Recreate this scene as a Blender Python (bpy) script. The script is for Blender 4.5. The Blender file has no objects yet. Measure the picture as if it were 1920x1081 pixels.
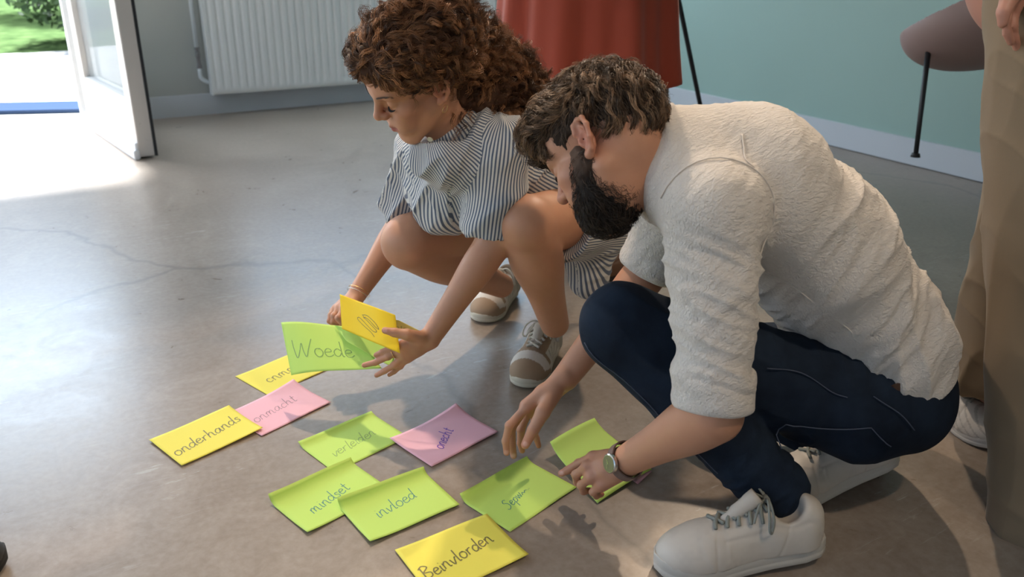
import bpy, bmesh, math, random
import numpy as np
from mathutils import Vector, Matrix

random.seed(4)
RNG = np.random.default_rng(7)
S = bpy.context.scene
COL = S.collection
PI = math.pi
# ------------------------------------------------------------------ camera
FPX = 1575.0; PITCH = math.radians(22.38); ROLL = math.radians(0.5); CAMH = 1.049
_F = np.array([0, math.cos(PITCH), -math.sin(PITCH)])
_R0 = np.array([1.0, 0, 0]); _U0 = np.cross(_R0, _F)
_R = math.cos(ROLL) * _R0 + math.sin(ROLL) * _U0
_U = -math.sin(ROLL) * _R0 + math.cos(ROLL) * _U0
_C = np.array([0, 0, CAMH])
cd = bpy.data.cameras.new('camera'); cam = bpy.data.objects.new('camera', cd); COL.objects.link(cam)
cd.sensor_fit = 'HORIZONTAL'; cd.sensor_width = 36.0; cd.lens = FPX / 1920 * 36.0
cd.clip_start = 0.05; cd.clip_end = 200
M = Matrix.Identity(4)
for i in range(3):
    M[i][0] = _R[i]; M[i][1] = _U[i]; M[i][2] = -_F[i]; M[i][3] = _C[i]
cam.matrix_world = M
cd.dof.use_dof = True; cd.dof.focus_distance = 1.75; cd.dof.aperture_fstop = 4.5
S.camera = cam

def at(x, y, z):
    "survey helper: a point seen at (x, y) of the photograph, z metres along the view axis"
    return _C + z * (_F + _R * (x - 960) / FPX + _U * (540.5 - y) / FPX)

def on_plane(x, y, P0, n):
    d = _F + _R * (x - 960) / FPX + _U * (540.5 - y) / FPX
    P0 = np.array(P0, float); n = np.array(n, float)
    return _C + d * ((P0 - _C) @ n) / (d @ n)

def ground(x, y, h=0.0):
    return on_plane(x, y, (0, 0, h), (0, 0, 1))

# ------------------------------------------------------------------ view, sky, lights
S.view_settings.view_transform = 'Standard'; S.view_settings.look = 'None'
S.view_settings.gamma = 1.0; S.view_settings.use_curve_mapping = False
S.view_settings.exposure = 0.24
w = bpy.data.worlds.new('sky'); S.world = w; w.use_nodes = True
nt = w.node_tree; nt.nodes.clear()
sky = nt.nodes.new('ShaderNodeTexSky'); sky.sky_type = 'NISHITA'
sky.sun_disc = False; sky.sun_elevation = math.radians(38); sky.sun_rotation = math.radians(-60)
bg = nt.nodes.new('ShaderNodeBackground'); bg.inputs['Strength'].default_value = 0.28
out = nt.nodes.new('ShaderNodeOutputWorld')
nt.links.new(sky.outputs[0], bg.inputs[0]); nt.links.new(bg.outputs[0], out.inputs[0])

def lamp(name, kind, loc, target, energy, color, size=0.2, spot=None, blend=0.4, sy=None):
    l = bpy.data.lights.new(name, kind); l.energy = energy; l.color = color
    if kind == 'SPOT':
        l.spot_size = math.radians(spot); l.spot_blend = blend; l.shadow_soft_size = size
    elif kind == 'AREA':
        l.size = size
        if sy: l.shape = 'RECTANGLE'; l.size_y = sy
    elif kind == 'SUN':
        l.angle = math.radians(size)
    o = bpy.data.objects.new(name, l); COL.objects.link(o); o.location = loc
    o.rotation_euler = (Vector(target) - Vector(loc)).to_track_quat('-Z', 'Y').to_euler()
    return o

WARM = (1.0, 0.80, 0.60)
# the sun outside, over the paving beyond the open door
lamp('sun', 'SUN', (-6.5, 12, 9), (-6.5 + .55 * 6.6, 12 - .83 * 6.6, 0), 34.0, (.90, 0.95, 1.0), 7.0)
# ceiling spots of the room (three tracks)
lamp('ceiling_spot_front', 'SPOT', (1.3, 0.3, 2.85), (-0.05, 1.75, 0.3), 75, WARM, 0.06, 48, 0.9)
lamp('ceiling_spot_back', 'SPOT', (1.35, 4.0, 2.85), (0.1, 1.75, 0.4), 215, WARM, 0.05, 46, 0.8)
lamp('ceiling_spot_side', 'SPOT', (-0.7, 3.1, 2.85), (-0.05, 1.35, 0.1), 190, WARM, 0.05, 52, 0.9)
# skylight entering by the open door and by the glazed front on the left
lamp('daylight_door', 'AREA', (-3.33, 4.86, 1.72), (-2.55, 3.55, 0.6), 45, (0.66, 0.83, 1.0), 1.45, sy=0.95)
lamp('daylight_back_window', 'AREA', (-0.93, 6.02, 1.66), (-0.75, 4.9, 0.2), 24, (0.55, 0.78, 1.0), 2.7, sy=1.2)
lamp('daylight_windows', 'AREA', (-3.9, 1.6, 1.5), (0.3, 2.6, 0.4), 32, (0.74, 0.87, 1.0), 3.2, sy=2.0)
# ------------------------------------------------------------------ helpers
def nrm(v):
    v = np.asarray(v, float); return v / (np.linalg.norm(v) + 1e-12)

def tag(o, label=None, cat=None, group=None, kind=None):
    if label: o['label'] = label
    if cat: o['category'] = cat
    if group: o['group'] = group
    if kind: o['kind'] = kind
    return o

def thing(name, loc, label, cat, group=None):
    o = bpy.data.objects.new(name, None); COL.objects.link(o); o.location = loc
    o.empty_display_size = 0.05
    return tag(o, label, cat, group)

def link(name, me, mat, parent=None, smooth=True):
    if mat is not None:
        for m_ in (mat if isinstance(mat, (list, tuple)) else [mat]): me.materials.append(m_)
    if smooth and len(me.polygons): me.polygons.foreach_set('use_smooth', np.ones(len(me.polygons), bool))
    o = bpy.data.objects.new(name, me); COL.objects.link(o)
    if parent is not None:
        o.parent = parent
        bpy.context.view_layer.update()
        o.matrix_parent_inverse = parent.matrix_world.inverted()
    return o

def np_mesh(name, V, Fq):
    "V (n,3), Fq (m,k) with constant k"
    me = bpy.data.meshes.new(name); V = np.asarray(V, np.float32); Fq = np.asarray(Fq, np.int32)
    me.vertices.add(len(V)); me.vertices.foreach_set('co', V.ravel())
    k = Fq.shape[1]; me.loops.add(Fq.size); me.loops.foreach_set('vertex_index', Fq.ravel())
    me.polygons.add(len(Fq)); me.polygons.foreach_set('loop_start', np.arange(0, Fq.size, k, dtype=np.int32))
    me.polygons.foreach_set('loop_total', np.full(len(Fq), k, np.int32))
    me.update(calc_edges=True); return me

def set_col(me, name, C):
    a = me.color_attributes.new(name, 'FLOAT_COLOR', 'POINT')
    C = np.asarray(C, np.float32)
    if C.shape[1] == 3: C = np.c_[C, np.ones(len(C), np.float32)]
    a.data.foreach_set('color', C.ravel())

# --- boxes, tubes, lofts as plain vertex lists
class MB:
    def __init__(s): s.v = []; s.f = []
    def box(s, c, sz, ax=None):
        c = np.array(c, float); ax = np.eye(3) if ax is None else np.array(ax, float); b = len(s.v)
        for i in (-1, 1):
            for j in (-1, 1):
                for k in (-1, 1):
                    s.v.append(c + ax[0] * i * sz[0] / 2 + ax[1] * j * sz[1] / 2 + ax[2] * k * sz[2] / 2)
        for q in ((0, 1, 3, 2), (4, 6, 7, 5), (0, 4, 5, 1), (2, 3, 7, 6), (0, 2, 6, 4), (1, 5, 7, 3)):
            s.f.append([b + t for t in q])
        return s
    def tube(s, pts, r, n=8, cap=True, flat=None):
        pts = [np.array(p, float) for p in pts]; rr = r if hasattr(r, '__len__') else [r] * len(pts); b = len(s.v)
        up = None
        for i, p in enumerate(pts):
            d = nrm(pts[min(i + 1, len(pts) - 1)] - pts[max(i - 1, 0)])
            if up is None:
                up = nrm(np.cross(d, (0, 0, 1) if abs(d[2]) < .9 else (1, 0, 0)))
            up = nrm(up - d * (up @ d)); w_ = np.cross(d, up)
            for k in range(n):
                a = 2 * PI * k / n
                off = rr[i] * (math.cos(a) * up + math.sin(a) * w_)
                if flat is not None: off = off - flat[0] * (1 - flat[1]) * (off @ flat[0])
                s.v.append(p + off)
        for i in range(len(pts) - 1):
            for k in range(n):
                s.f.append([b + i * n + k, b + i * n + (k + 1) % n, b + (i + 1) * n + (k + 1) % n, b + (i + 1) * n + k])
        if cap:
            s.f.append([b + k for k in range(n)][::-1]); e = b + (len(pts) - 1) * n; s.f.append([e + k for k in range(n)])
        return s
    def ring(s, c, ax1, ax2, r1, r2, rt, n=40, m=8):
        c = np.array(c, float); ax1 = nrm(ax1); ax2 = nrm(ax2); z = np.cross(ax1, ax2); b = len(s.v)
        for i in range(n):
            a = 2 * PI * i / n; p = c + ax1 * r1 * math.cos(a) + ax2 * r2 * math.sin(a)
            o = nrm(ax1 * math.cos(a) + ax2 * math.sin(a))
            for j in range(m):
                t = 2 * PI * j / m; s.v.append(p + rt * (math.cos(t) * o + math.sin(t) * z))
        for i in range(n):
            for j in range(m):
                s.f.append([b + i * m + j, b + ((i + 1) % n) * m + j, b + ((i + 1) % n) * m + (j + 1) % m, b + i * m + (j + 1) % m])
        return s
    def build(s, name, mat, parent=None, smooth=False, bevel=0.0):
        me = bpy.data.meshes.new(name); me.from_pydata([tuple(map(float, p)) for p in s.v], [], s.f); me.update()
        bm = bmesh.new(); bm.from_mesh(me); bmesh.ops.recalc_face_normals(bm, faces=bm.faces)
        if bevel:
            bmesh.ops.bevel(bm, geom=[e for e in bm.edges if e.is_manifold and e.calc_face_angle(0) > .5], offset=bevel, segments=2, affect='EDGES', clamp_overlap=True)
        bm.to_mesh(me); bm.free()
        return link(name, me, mat, parent, smooth)

def spline(P, n):
    "Catmull-Rom through P, n samples per span"
    P = np.asarray(P, float); Q = np.vstack([2 * P[0] - P[1], P, 2 * P[-1] - P[-2]]); o = []
    for i in range(1, len(Q) - 2):
        for t in np.arange(n) / n:
            a, b, c, d = Q[i - 1], Q[i], Q[i + 1], Q[i + 2]
            o.append(.5 * ((2 * b) + (c - a) * t + (2 * a - 5 * b + 4 * c - d) * t * t + (-a + 3 * b - 3 * c + d) * t ** 3))
    o.append(P[-1]); return np.array(o)

# --- value noise
def _h(i, j, k):
    with np.errstate(over='ignore'):
        n = (i.astype(np.uint32) * np.uint32(374761393) + j.astype(np.uint32) * np.uint32(668265263) + k.astype(np.uint32) * np.uint32(2147483647 - 58))
        n = (n ^ (n >> np.uint32(13))) * np.uint32(1274126177); n = n ^ (n >> np.uint32(16))
    return (n & np.uint32(0xffff)).astype(np.float32) / 65535.0
def noise(P):
    P = np.asarray(P, np.float64) + 1000.0; I = np.floor(P).astype(np.int64); f = P - I; f = f * f * (3 - 2 * f)
    x, y, z = I[:, 0], I[:, 1], I[:, 2]; r = 0
    for a in (0, 1):
        for b in (0, 1):
            for c in (0, 1):
                wgt = (f[:, 0] if a else 1 - f[:, 0]) * (f[:, 1] if b else 1 - f[:, 1]) * (f[:, 2] if c else 1 - f[:, 2])
                r = r + wgt * _h(x + a, y + b, z + c)
    return r * 2 - 1
def ridge(x, p=1.0): return (1 - np.abs(x)) ** p

# --- implicit surfaces: smooth unions of tapered limbs, meshed with surface nets on sparse blocks
def smin(a, b, k):
    if k <= 0: return np.minimum(a, b)
    h = np.maximum(k - np.abs(a - b), 0) / k
    return np.minimum(a, b) - h * h * k * .25
class Pm:
    def __init__(s, f, mode='u', k=.01): s.f = f; s.mode = mode; s.k = k
def F32(v): return np.asarray(v, np.float32)
def cap(a, b, ra, rb, k=.01, mode='u', flat=None, bulge=None):
    a = F32(a); b = F32(b); ba = b - a; L = float(ba @ ba) + 1e-12
    if flat is not None: l = F32(nrm(flat[0])); q = 1 - 1 / flat[1]
    def f(P):
        p = P - a
        t = np.clip(p @ ba / L, 0, 1)
        r = ra + (rb - ra) * t
        if bulge: r = r + bulge[1] * np.exp(-((t - bulge[0]) / bulge[2]) ** 2)
        e = p - t[:, None] * ba
        if flat is not None: e = e - (e @ l)[:, None] * l * q
        return np.sqrt((e * e).sum(1)) - r
    return Pm(f, mode, k)
def ell(c, r, R=None, k=.01, mode='u'):
    c = F32(c); r = F32(r); R = F32(np.eye(3) if R is None else R)   # columns of R = axes
    def f(P):
        q = (P - c) @ R; k0 = np.sqrt(((q / r) ** 2).sum(1)); k1 = np.sqrt(((q / (r * r)) ** 2).sum(1)) + 1e-9
        return k0 * (k0 - 1) / k1
    return Pm(f, mode, k)
def plane(p, n, k=.003, mode='i'):
    p = F32(p); n = F32(nrm(n))
    return Pm(lambda P: (P - p) @ n, mode, k)
def comp(fs, mode='u', k=.01):
    "intersection of several fields as one primitive"
    def f(P):
        d = fs[0](P)
        for g in fs[1:]: d = np.maximum(d, g(P))
        return d
    return Pm(f, mode, k)
def evals(pr, P, act=None):
    d = None
    for i in (range(len(pr)) if act is None else act):
        p = pr[i]; v = p.f(P)
        if p.mode == 'u': d = v if d is None else smin(d, v, p.k)
        elif d is None: continue
        elif p.mode == 's': d = -smin(-d, v, p.k)
        else: d = -smin(-d, -v, p.k)
    return np.full(len(P), 1.0, np.float32) if d is None else d
def grad(pr, P, e=.0008):
    P = F32(P); o = F32([[e, 0, 0], [0, e, 0], [0, 0, e]])
    out_d = np.empty(len(P), np.float32); G = np.empty((len(P), 3), np.float32)
    for s in range(0, len(P), 60000):
        q = P[s:s + 60000]; d = evals(pr, q); out_d[s:s + 60000] = d
        for i in range(3): G[s:s + 60000, i] = (evals(pr, q + o[i]) - d) / e
    return out_d, G
def mesh_sdf(pr, h, lo, hi, newton=1):
    n = 16; lo = F32(lo); hi = F32(hi); nb = np.ceil((hi - lo) / (h * n)).astype(int)
    bi = np.stack(np.meshgrid(*[np.arange(q) for q in nb], indexing='ij'), -1).reshape(-1, 3)
    cen = lo + (bi + .5).astype(np.float32) * (h * n); rb = h * n * .866
    V = np.array([p.f(cen) for p in pr]); dc = evals(pr, cen)
    keep = np.where(np.abs(dc) < rb * 1.7 + .012)[0]
    g = np.arange(n + 1); L = np.stack(np.meshgrid(g, g, g, indexing='ij'), -1).reshape(-1, 3)
    Lh = L.astype(np.float32) * h; N = nb * n + 2
    co = np.array([[i, j, k] for i in (0, 1) for j in (0, 1) for k in (0, 1)])
    E = [(a, b) for a in range(8) for b in range(a + 1, 8) if np.abs(co[a] - co[b]).sum() == 1]
    vid = []; vps = []; quads = []
    for bx in keep:
        dcb = dc[bx]; act = []
        for i, p in enumerate(pr):
            v = V[i, bx]; m = 2.6 * rb + p.k
            if p.mode == 'u': ok = v <= dcb + m
            elif p.mode == 's': ok = -v >= dcb - m
            else: ok = v >= dcb - m
            if ok: act.append(i)
        base = bi[bx] * n
        D = evals(pr, lo + base.astype(np.float32) * h + Lh, act).reshape(n + 1, n + 1, n + 1)
        I = D < 0
        if I.all() or not I.any(): continue
        c8 = np.stack([D[a:a + n, b:b + n, c:c + n] for a, b, c in co], -1)
        s8 = (c8 < 0).sum(-1); m = (s8 > 0) & (s8 < 8)
        idx = np.argwhere(m); cv = c8[m]
        acc = np.zeros((len(idx), 3)); cnt = np.zeros(len(idx))
        for a, b in E:
            cr = (cv[:, a] < 0) != (cv[:, b] < 0); t = cv[:, a] / (cv[:, a] - cv[:, b] + 1e-20)
            acc += np.where(cr[:, None], co[a] + t[:, None] * (co[b] - co[a]), 0); cnt += cr
        pos = lo + (base + idx + acc / cnt[:, None]) * h
        gi = base + idx; vid.append((gi[:, 0] * N[1] + gi[:, 1]) * N[2] + gi[:, 2]); vps.append(pos)
        for ax in range(3):
            o = [0, 0, 0]; o[ax] = 1
            A = I[:n, :n, :n]; B = I[o[0]:n + o[0], o[1]:n + o[1], o[2]:n + o[2]]
            for flag, Mx in ((0, A & ~B), (1, ~A & B)):
                e = np.argwhere(Mx) + base
                if not len(e): continue
                u, v = [(1, 2), (2, 0), (0, 1)][ax]
                def sh(a, b):
                    q = e.copy(); q[:, u] -= a; q[:, v] -= b; return (q[:, 0] * N[1] + q[:, 1]) * N[2] + q[:, 2]
                Q = np.stack([sh(1, 1), sh(0, 1), sh(0, 0), sh(1, 0)], 1)
                quads.append(Q if flag == 0 else Q[:, ::-1])
    vid = np.concatenate(vid); vps = np.concatenate(vps); quads = np.concatenate(quads)
    o = np.argsort(vid); vid = vid[o]; vps = vps[o]
    j = np.searchsorted(vid, quads); j = np.clip(j, 0, len(vid) - 1); ok = (vid[j] == quads).all(1); Fq = j[ok]
    for _ in range(newton):
        d, G = grad(pr, vps); gg = (G * G).sum(1) + 1e-6
        st = np.clip(d / gg, -h, h); vps = vps - st[:, None] * G * .9
    d, G = grad(pr, vps); Nn = G / (np.linalg.norm(G, axis=1, keepdims=True) + 1e-9)
    return vps.astype(np.float32), Fq, Nn
def sdf_object(name, pr, h, lo, hi, mat, parent, disp=None, col=None, newton=1, uvf=None, mati=None):
    V, Fq, Nn = mesh_sdf(pr, h, lo, hi, newton)
    V0 = V.copy()
    if disp is not None: V = V + Nn * disp(V, Nn)[:, None]
    me = np_mesh(name, V, Fq)
    if col is not None: set_col(me, 'tint', col(V0, Nn))
    if uvf is not None:
        uv = me.uv_layers.new(name='UVMap'); uv.data.foreach_set('uv', uvf(V0, Fq, Nn).astype(np.float32).reshape(-1))
    o = link(name, me, mat, parent)
    if mati is not None: me.polygons.foreach_set('material_index', mati(V0[Fq].mean(1), Nn[Fq[:, 0]]).astype(np.int32))
    return o
def bounds(pts, pad):
    P = np.array(pts, float); return P.min(0) - pad, P.max(0) + pad
def project(pr, P, off=0.0, it=6):
    P = F32(P)
    for _ in range(it):
        d, G = grad(pr, P); gg = np.clip((G * G).sum(1), .2, 5); P = P - ((d - off) / gg)[:, None] * G
    return P
def strands(name, Q, r, mat, parent, tint=None, sides=3):
    "Q (n, m, 3) paths -> thin tubes with tapering tips"
    n, m, _ = Q.shape; T = np.gradient(Q, axis=1); T /= np.linalg.norm(T, axis=2, keepdims=True) + 1e-9
    ref = np.array([.31, .52, .79]); A = np.cross(T, ref); A /= np.linalg.norm(A, axis=2, keepdims=True) + 1e-9; B = np.cross(T, A)
    prof = np.interp(np.linspace(0, 1, m), [0, .1, .6, 1], [.8, 1, .9, .12])
    r = np.broadcast_to(np.asarray(r, float).reshape(-1, 1) if np.ndim(r) else np.full((n, 1), r), (n, 1)) * prof
    rings = []
    for k in range(sides):
        a = 2 * PI * k / sides; rings.append(Q + r[..., None] * (math.cos(a) * A + math.sin(a) * B))
    V = np.stack(rings, 2).reshape(-1, 3)
    base = (np.arange(n)[:, None] * m + np.arange(m - 1)[None]).reshape(-1) * sides
    Fq = np.concatenate([np.stack([base + k, base + (k + 1) % sides, base + sides + (k + 1) % sides, base + sides + k], 1) for k in range(sides)])
    me = np_mesh(name, V, Fq)
    if tint is not None: set_col(me, 'tint', np.repeat(tint, m * sides, axis=0))
    o = link(name, me, mat, parent); o['kind'] = 'stuff'; return o

# ------------------------------------------------------------------ materials
def pmat(name, color, rough=.6, metal=0.0, spec=None, coat=0.0, sub=0.0, sheen=0.0):
    m = bpy.data.materials.new(name); m.use_nodes = True; b = m.node_tree.nodes['Principled BSDF']
    b.inputs['Base Color'].default_value = (*color, 1); b.inputs['Roughness'].default_value = rough
    b.inputs['Metallic'].default_value = metal
    if spec is not None: b.inputs['Specular IOR Level'].default_value = spec
    if coat: b.inputs['Coat Weight'].default_value = coat
    if sub:
        b.inputs['Subsurface Weight'].default_value = sub; b.inputs['Subsurface Radius'].default_value = (.9, .35, .2)
        b.inputs['Subsurface Scale'].default_value = .012
    if sheen: b.inputs['Sheen Weight'].default_value = sheen
    return m
def N(m, t, **kw):
    n = m.node_tree.nodes.new(t)
    for k, v in kw.items():
        if k in n.inputs: n.inputs[k].default_value = v
        else: setattr(n, k, v)
    return n
def L(m, a, b): m.node_tree.links.new(a, b)
def BS(m): return m.node_tree.nodes['Principled BSDF']
def ramp(m, src, stops):
    r = N(m, 'ShaderNodeValToRGB'); e = r.color_ramp.elements
    while len(e) < len(stops): e.new(.5)
    for q, (p, c) in zip(e, stops): q.position = p; q.color = (*c, 1) if len(c) == 3 else c
    L(m, src, r.inputs[0]); return r.outputs[0]
def bump(m, h, strength, dist=.002):
    b = N(m, 'ShaderNodeBump'); b.inputs['Strength'].default_value = strength; b.inputs['Distance'].default_value = dist
    L(m, h, b.inputs['Height']); L(m, b.outputs[0], BS(m).inputs['Normal']); return b
def objco(m, scale=(1, 1, 1)):
    t = N(m, 'ShaderNodeTexCoord'); mp = N(m, 'ShaderNodeMapping'); mp.inputs['Scale'].default_value = scale
    L(m, t.outputs['Object'], mp.inputs[0]); return mp.outputs[0]
def noisy(m, co, scale, detail=5, rough=.55, dist=0):
    n = N(m, 'ShaderNodeTexNoise'); n.inputs['Scale'].default_value = scale; n.inputs['Detail'].default_value = detail
    n.inputs['Roughness'].default_value = rough; n.inputs['Distortion'].default_value = dist
    L(m, co, n.inputs['Vector']); return n.outputs[0]
def mixc(m, fac, a, b, mode='MIX'):
    n = N(m, 'ShaderNodeMix', data_type='RGBA', blend_type=mode)
    for s, v in ((0, fac), (6, a), (7, b)):
        if hasattr(v, 'links'): L(m, v, n.inputs[s])
        elif s == 0: n.inputs[0].default_value = v
        else: n.inputs[s].default_value = (*v, 1)
    return n.outputs[2]
def mth(m, op, a, b=None, c=None):
    n = N(m, 'ShaderNodeMath', operation=op)
    for i, v in enumerate((a, b, c)):
        if v is None: continue
        if hasattr(v, 'links'): L(m, v, n.inputs[i])
        else: n.inputs[i].default_value = v
    return n.outputs[0]
def tintmat(name, rough=.5, **kw):
    m = pmat(name, (.5, .5, .5), rough, **kw); a = N(m, 'ShaderNodeAttribute', attribute_name='tint')
    L(m, a.outputs['Color'], BS(m).inputs['Base Color']); return m
# ------------------------------------------------------------------ the room
WU = np.array([0.8601, 0.5101, 0.0]); WN = np.array([0.5101, -0.8601, 0.0])       # back wall: along / into the room
WA = np.array([-2.256, 5.322, 0.0])                                                 # foot of the back wall by the door
WT = np.array([0.5101, -0.8601, 0.0]); WNT = np.array([-0.8601, -0.5101, 0.0])      # right wall: along / into the room
RB = (ground(1600, 283) + ground(1860, 345)) / 2
# corner of the two walls
_t = np.linalg.solve(np.array([WU[:2], -WT[:2]]).T, (RB - WA)[:2]); CORN = WA + WU * _t[0]
Z = np.array([0, 0, 1.0])

def m_floor():
    m = pmat('polished_concrete', (.3, .28, .25), .38, spec=.5)
    co = objco(m)
    a = noisy(m, co, .9, 6, .6, .4); b = noisy(m, co, 7, 8, .72, 1.6); c = noisy(m, co, 60, 4, .6)
    s = mth(m, 'ADD', mth(m, 'MULTIPLY', a, .5), mth(m, 'MULTIPLY', b, .5))
    colr = ramp(m, s, [(.30, (.225, .165, .120)), (.5, (.305, .235, .178)), (.70, (.42, .345, .275))])
    colr = mixc(m, .25, colr, ramp(m, c, [(.35, (.17, .15, .13)), (.65, (.34, .31, .28))]))
    # pale scuffs: thin stretched noise
    mp = N(m, 'ShaderNodeMapping'); mp.inputs['Scale'].default_value = (3.5, 22, 1); mp.inputs['Rotation'].default_value = (0, 0, .35)
    L(m, co, mp.inputs[0]); sc = noisy(m, mp.outputs[0], 2.0, 9, .75, 1.4)
    patch = ramp(m, noisy(m, co, 1.7, 2, .5), [(.48, (0, 0, 0)), (.62, (1, 1, 1))])
    scf = ramp(m, sc, [(.58, (0, 0, 0)), (.66, (1, 1, 1))])
    colr = mixc(m, mth(m, 'MULTIPLY', mth(m, 'MULTIPLY', scf, patch), .6), colr, (.55, .53, .50))
    # hairline cracks
    v = N(m, 'ShaderNodeTexVoronoi', feature='DISTANCE_TO_EDGE'); v.inputs['Scale'].default_value = .22
    dn = N(m, 'ShaderNodeVectorMath', operation='ADD'); nn = N(m, 'ShaderNodeTexNoise'); nn.inputs['Scale'].default_value = 1.6; nn.inputs['Detail'].default_value = 6
    L(m, co, nn.inputs['Vector']); sx = N(m, 'ShaderNodeVectorMath', operation='SCALE'); sx.inputs[3].default_value = .5
    L(m, nn.outputs[1], sx.inputs[0]); L(m, co, dn.inputs[0]); L(m, sx.outputs[0], dn.inputs[1]); L(m, dn.outputs[0], v.inputs['Vector'])
    cr = ramp(m, v.outputs[0], [(.0, (1, 1, 1)), (.0012, (0, 0, 0))])
    colr = mixc(m, mth(m, 'MULTIPLY', cr, .45), colr, (.10, .088, .075))
    L(m, colr, BS(m).inputs['Base Color'])
    L(m, mth(m, 'MULTIPLY_ADD', b, .22, .20), BS(m).inputs['Roughness'])
    bump(m, mth(m, 'ADD', mth(m, 'MULTIPLY', b, .6), mth(m, 'MULTIPLY', c, .15)), .10, .004)
    return m
def m_wall(name, c):
    m = pmat(name, c, .55); co = objco(m)
    n1 = noisy(m, co, 1.2, 3); n2 = noisy(m, co, 180, 3)
    L(m, mixc(m, mth(m, 'MULTIPLY', n1, .25), c, tuple(x * .8 for x in c)), BS(m).inputs['Base Color'])
    bump(m, n2, .12, .001); return m
M_floor = m_floor()
M_wall = m_wall('green_wall_paint', (.32, .46, .415))
M_wallg = m_wall('grey_green_wall_paint', (.43, .44, .41))
M_white = m_wall('ceiling_paint', (.75, .74, .72))
M_base = pmat('baseboard_paint', (.56, .59, .63), .45)
M_rad = pmat('radiator_enamel', (.74, .74, .73), .35)
M_pipe = pmat('painted_pipe', (.66, .70, .72), .35)
M_brass = pmat('dull_valve_metal', (.30, .30, .31), .4, .8)
M_black = pmat('black_metal', (.012, .012, .014), .35)
M_rubber = pmat('black_rubber', (.015, .017, .02), .7)

def struct(o): o['kind'] = 'structure'; return o
def slab(name, P0, d, length, h0, h1, n, thick, mat):
    "wall slab whose room face starts at P0, runs along d and faces n"
    mb = MB(); P0 = np.array(P0, float)
    c = P0 + d * length / 2 - n * thick / 2 + Z * (h0 + h1) / 2
    mb.box(c, (length, thick, h1 - h0), (d, n, Z)); return struct(mb.build(name, mat))
# floor: one slab following the room, paving outside
def poly_slab(name, pts, z0, z1, mat):
    n = len(pts); v = [(*p[:2], z1) for p in pts] + [(*p[:2], z0) for p in pts]
    me = bpy.data.meshes.new(name); me.from_pydata([tuple(map(float, q)) for q in v], [], [list(range(n)), list(range(2 * n - 1, n - 1, -1))] + [[i, i + n, (i + 1) % n + n, (i + 1) % n][::-1] for i in range(n)])
    me.update(); bm = bmesh.new(); bm.from_mesh(me); bmesh.ops.recalc_face_normals(bm, faces=bm.faces); bm.to_mesh(me); bm.free()
    return link(name, me, mat, None, False)
# room plan: corner CORN, back wall runs to the left (-WU), right wall runs towards the viewer (WT)
BL = CORN - WU * 6.2            # left end of the back wall
K1 = BL + WT * 9.0; K2 = CORN + WT * 9.0
struct(poly_slab('floor', [BL, CORN, K2, K1], -.12, 0, M_floor))
struct(poly_slab('ceiling', [BL - WU * .1, CORN + WU * .1, K2, K1], 2.95, 3.05, M_white))
HINGE = WA - WU * .36           # door hinge on the back wall
OPEN = 1.60                     # width of the opening left of it
WW0, WW1, WZ0, WZ1 = .75, 3.75, .98, 2.35      # window above the radiator, measured from the hinge
slab('wall_back', HINGE, WU, np.linalg.norm(CORN - HINGE) + .2, 0, WZ0, WN, .2, M_wallg)
slab('wall_back.003', HINGE, WU, np.linalg.norm(CORN - HINGE) + .2, WZ1, 2.95, WN, .2, M_wallg)
slab('wall_back.004', HINGE, WU, WW0, WZ0, WZ1, WN, .2, M_wallg)
slab('wall_back.005', HINGE + WU * WW1, WU, np.linalg.norm(CORN - HINGE) + .2 - WW1, WZ0, WZ1, WN, .2, M_wallg)
slab('wall_back.001', HINGE - WU * OPEN, WU, OPEN, 2.25, 2.95, WN, .2, M_wallg)
slab('wall_back.002', BL - WU * .2, WU, np.linalg.norm(BL - (HINGE - WU * OPEN)) + .2, 0, 2.95, WN, .2, M_wallg)
slab('wall_right', CORN, WT, 9.0, 0, 2.95, WNT, .2, M_wall)
slab('wall_front', K2 + WU * .2, -WU, 6.6, 0, 2.95, -WT, .2, M_white)
# left wall: glazed front, low sill, three tall windows
LW = BL
slab('wall_left', LW, WT, 9.0, 0, .25, -WNT, .2, M_white)
slab('wall_left.001', LW, WT, 9.0, 2.5, 2.95, -WNT, .2, M_white)
for i, s in enumerate((0, 2.2, 4.4, 6.6, 8.6)):
    slab('wall_left.%03d' % (i + 2), LW + WT * s, WT, .4, .25, 2.5, -WNT, .2, M_white)
M_frame = pmat('window_frame_paint', (.7, .72, .74), .4)
for i, s in enumerate((.4, 2.6, 4.8, 7.0)):
    wl = 1.8 if i < 3 else 1.6
    mb = MB(); c0 = LW + WT * (s + wl / 2) + WNT * .1
    for zz in (.28, 2.47): mb.box(c0 + Z * zz, (wl, .07, .06), (WT, WNT, Z))
    for q in (-wl / 2 + .03, 0, wl / 2 - .03): mb.box(c0 + WT * q + Z * 1.375, (.06, .065, 2.19), (WT, WNT, Z))
    struct(mb.build('window_%d' % (i + 1), M_frame))
mb = MB(); c0 = HINGE + WU * (WW0 + WW1) / 2 - WN * .13
for zz in (WZ0 + .03, WZ1 - .03): mb.box(c0 + Z * zz, (WW1 - WW0, .07, .06), (WU, WN, Z))
for q in (-1.47, -.5, .5, 1.47): mb.box(c0 + WU * q + Z * (WZ0 + WZ1) / 2, (.06, .065, WZ1 - WZ0 - .12), (WU, WN, Z))
struct(mb.build('window_5', M_frame))
mb = MB(); mb.box(HINGE + WU * (WW0 + WW1) / 2 - WN * .85 + Z * 2.52, (WW1 - WW0 + 1.0, 1.35, .08), (WU, WN, Z))
for q in (-1.7, 0, 1.7): mb.box(HINGE + WU * ((WW0 + WW1) / 2 + q) - WN * .8 + Z * 2.44, (.06, 1.2, .10), (WU, WN, Z))
struct(mb.build('added_canopy', M_frame))              # unseen canopy outside, added to keep direct sun out of that window
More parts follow.
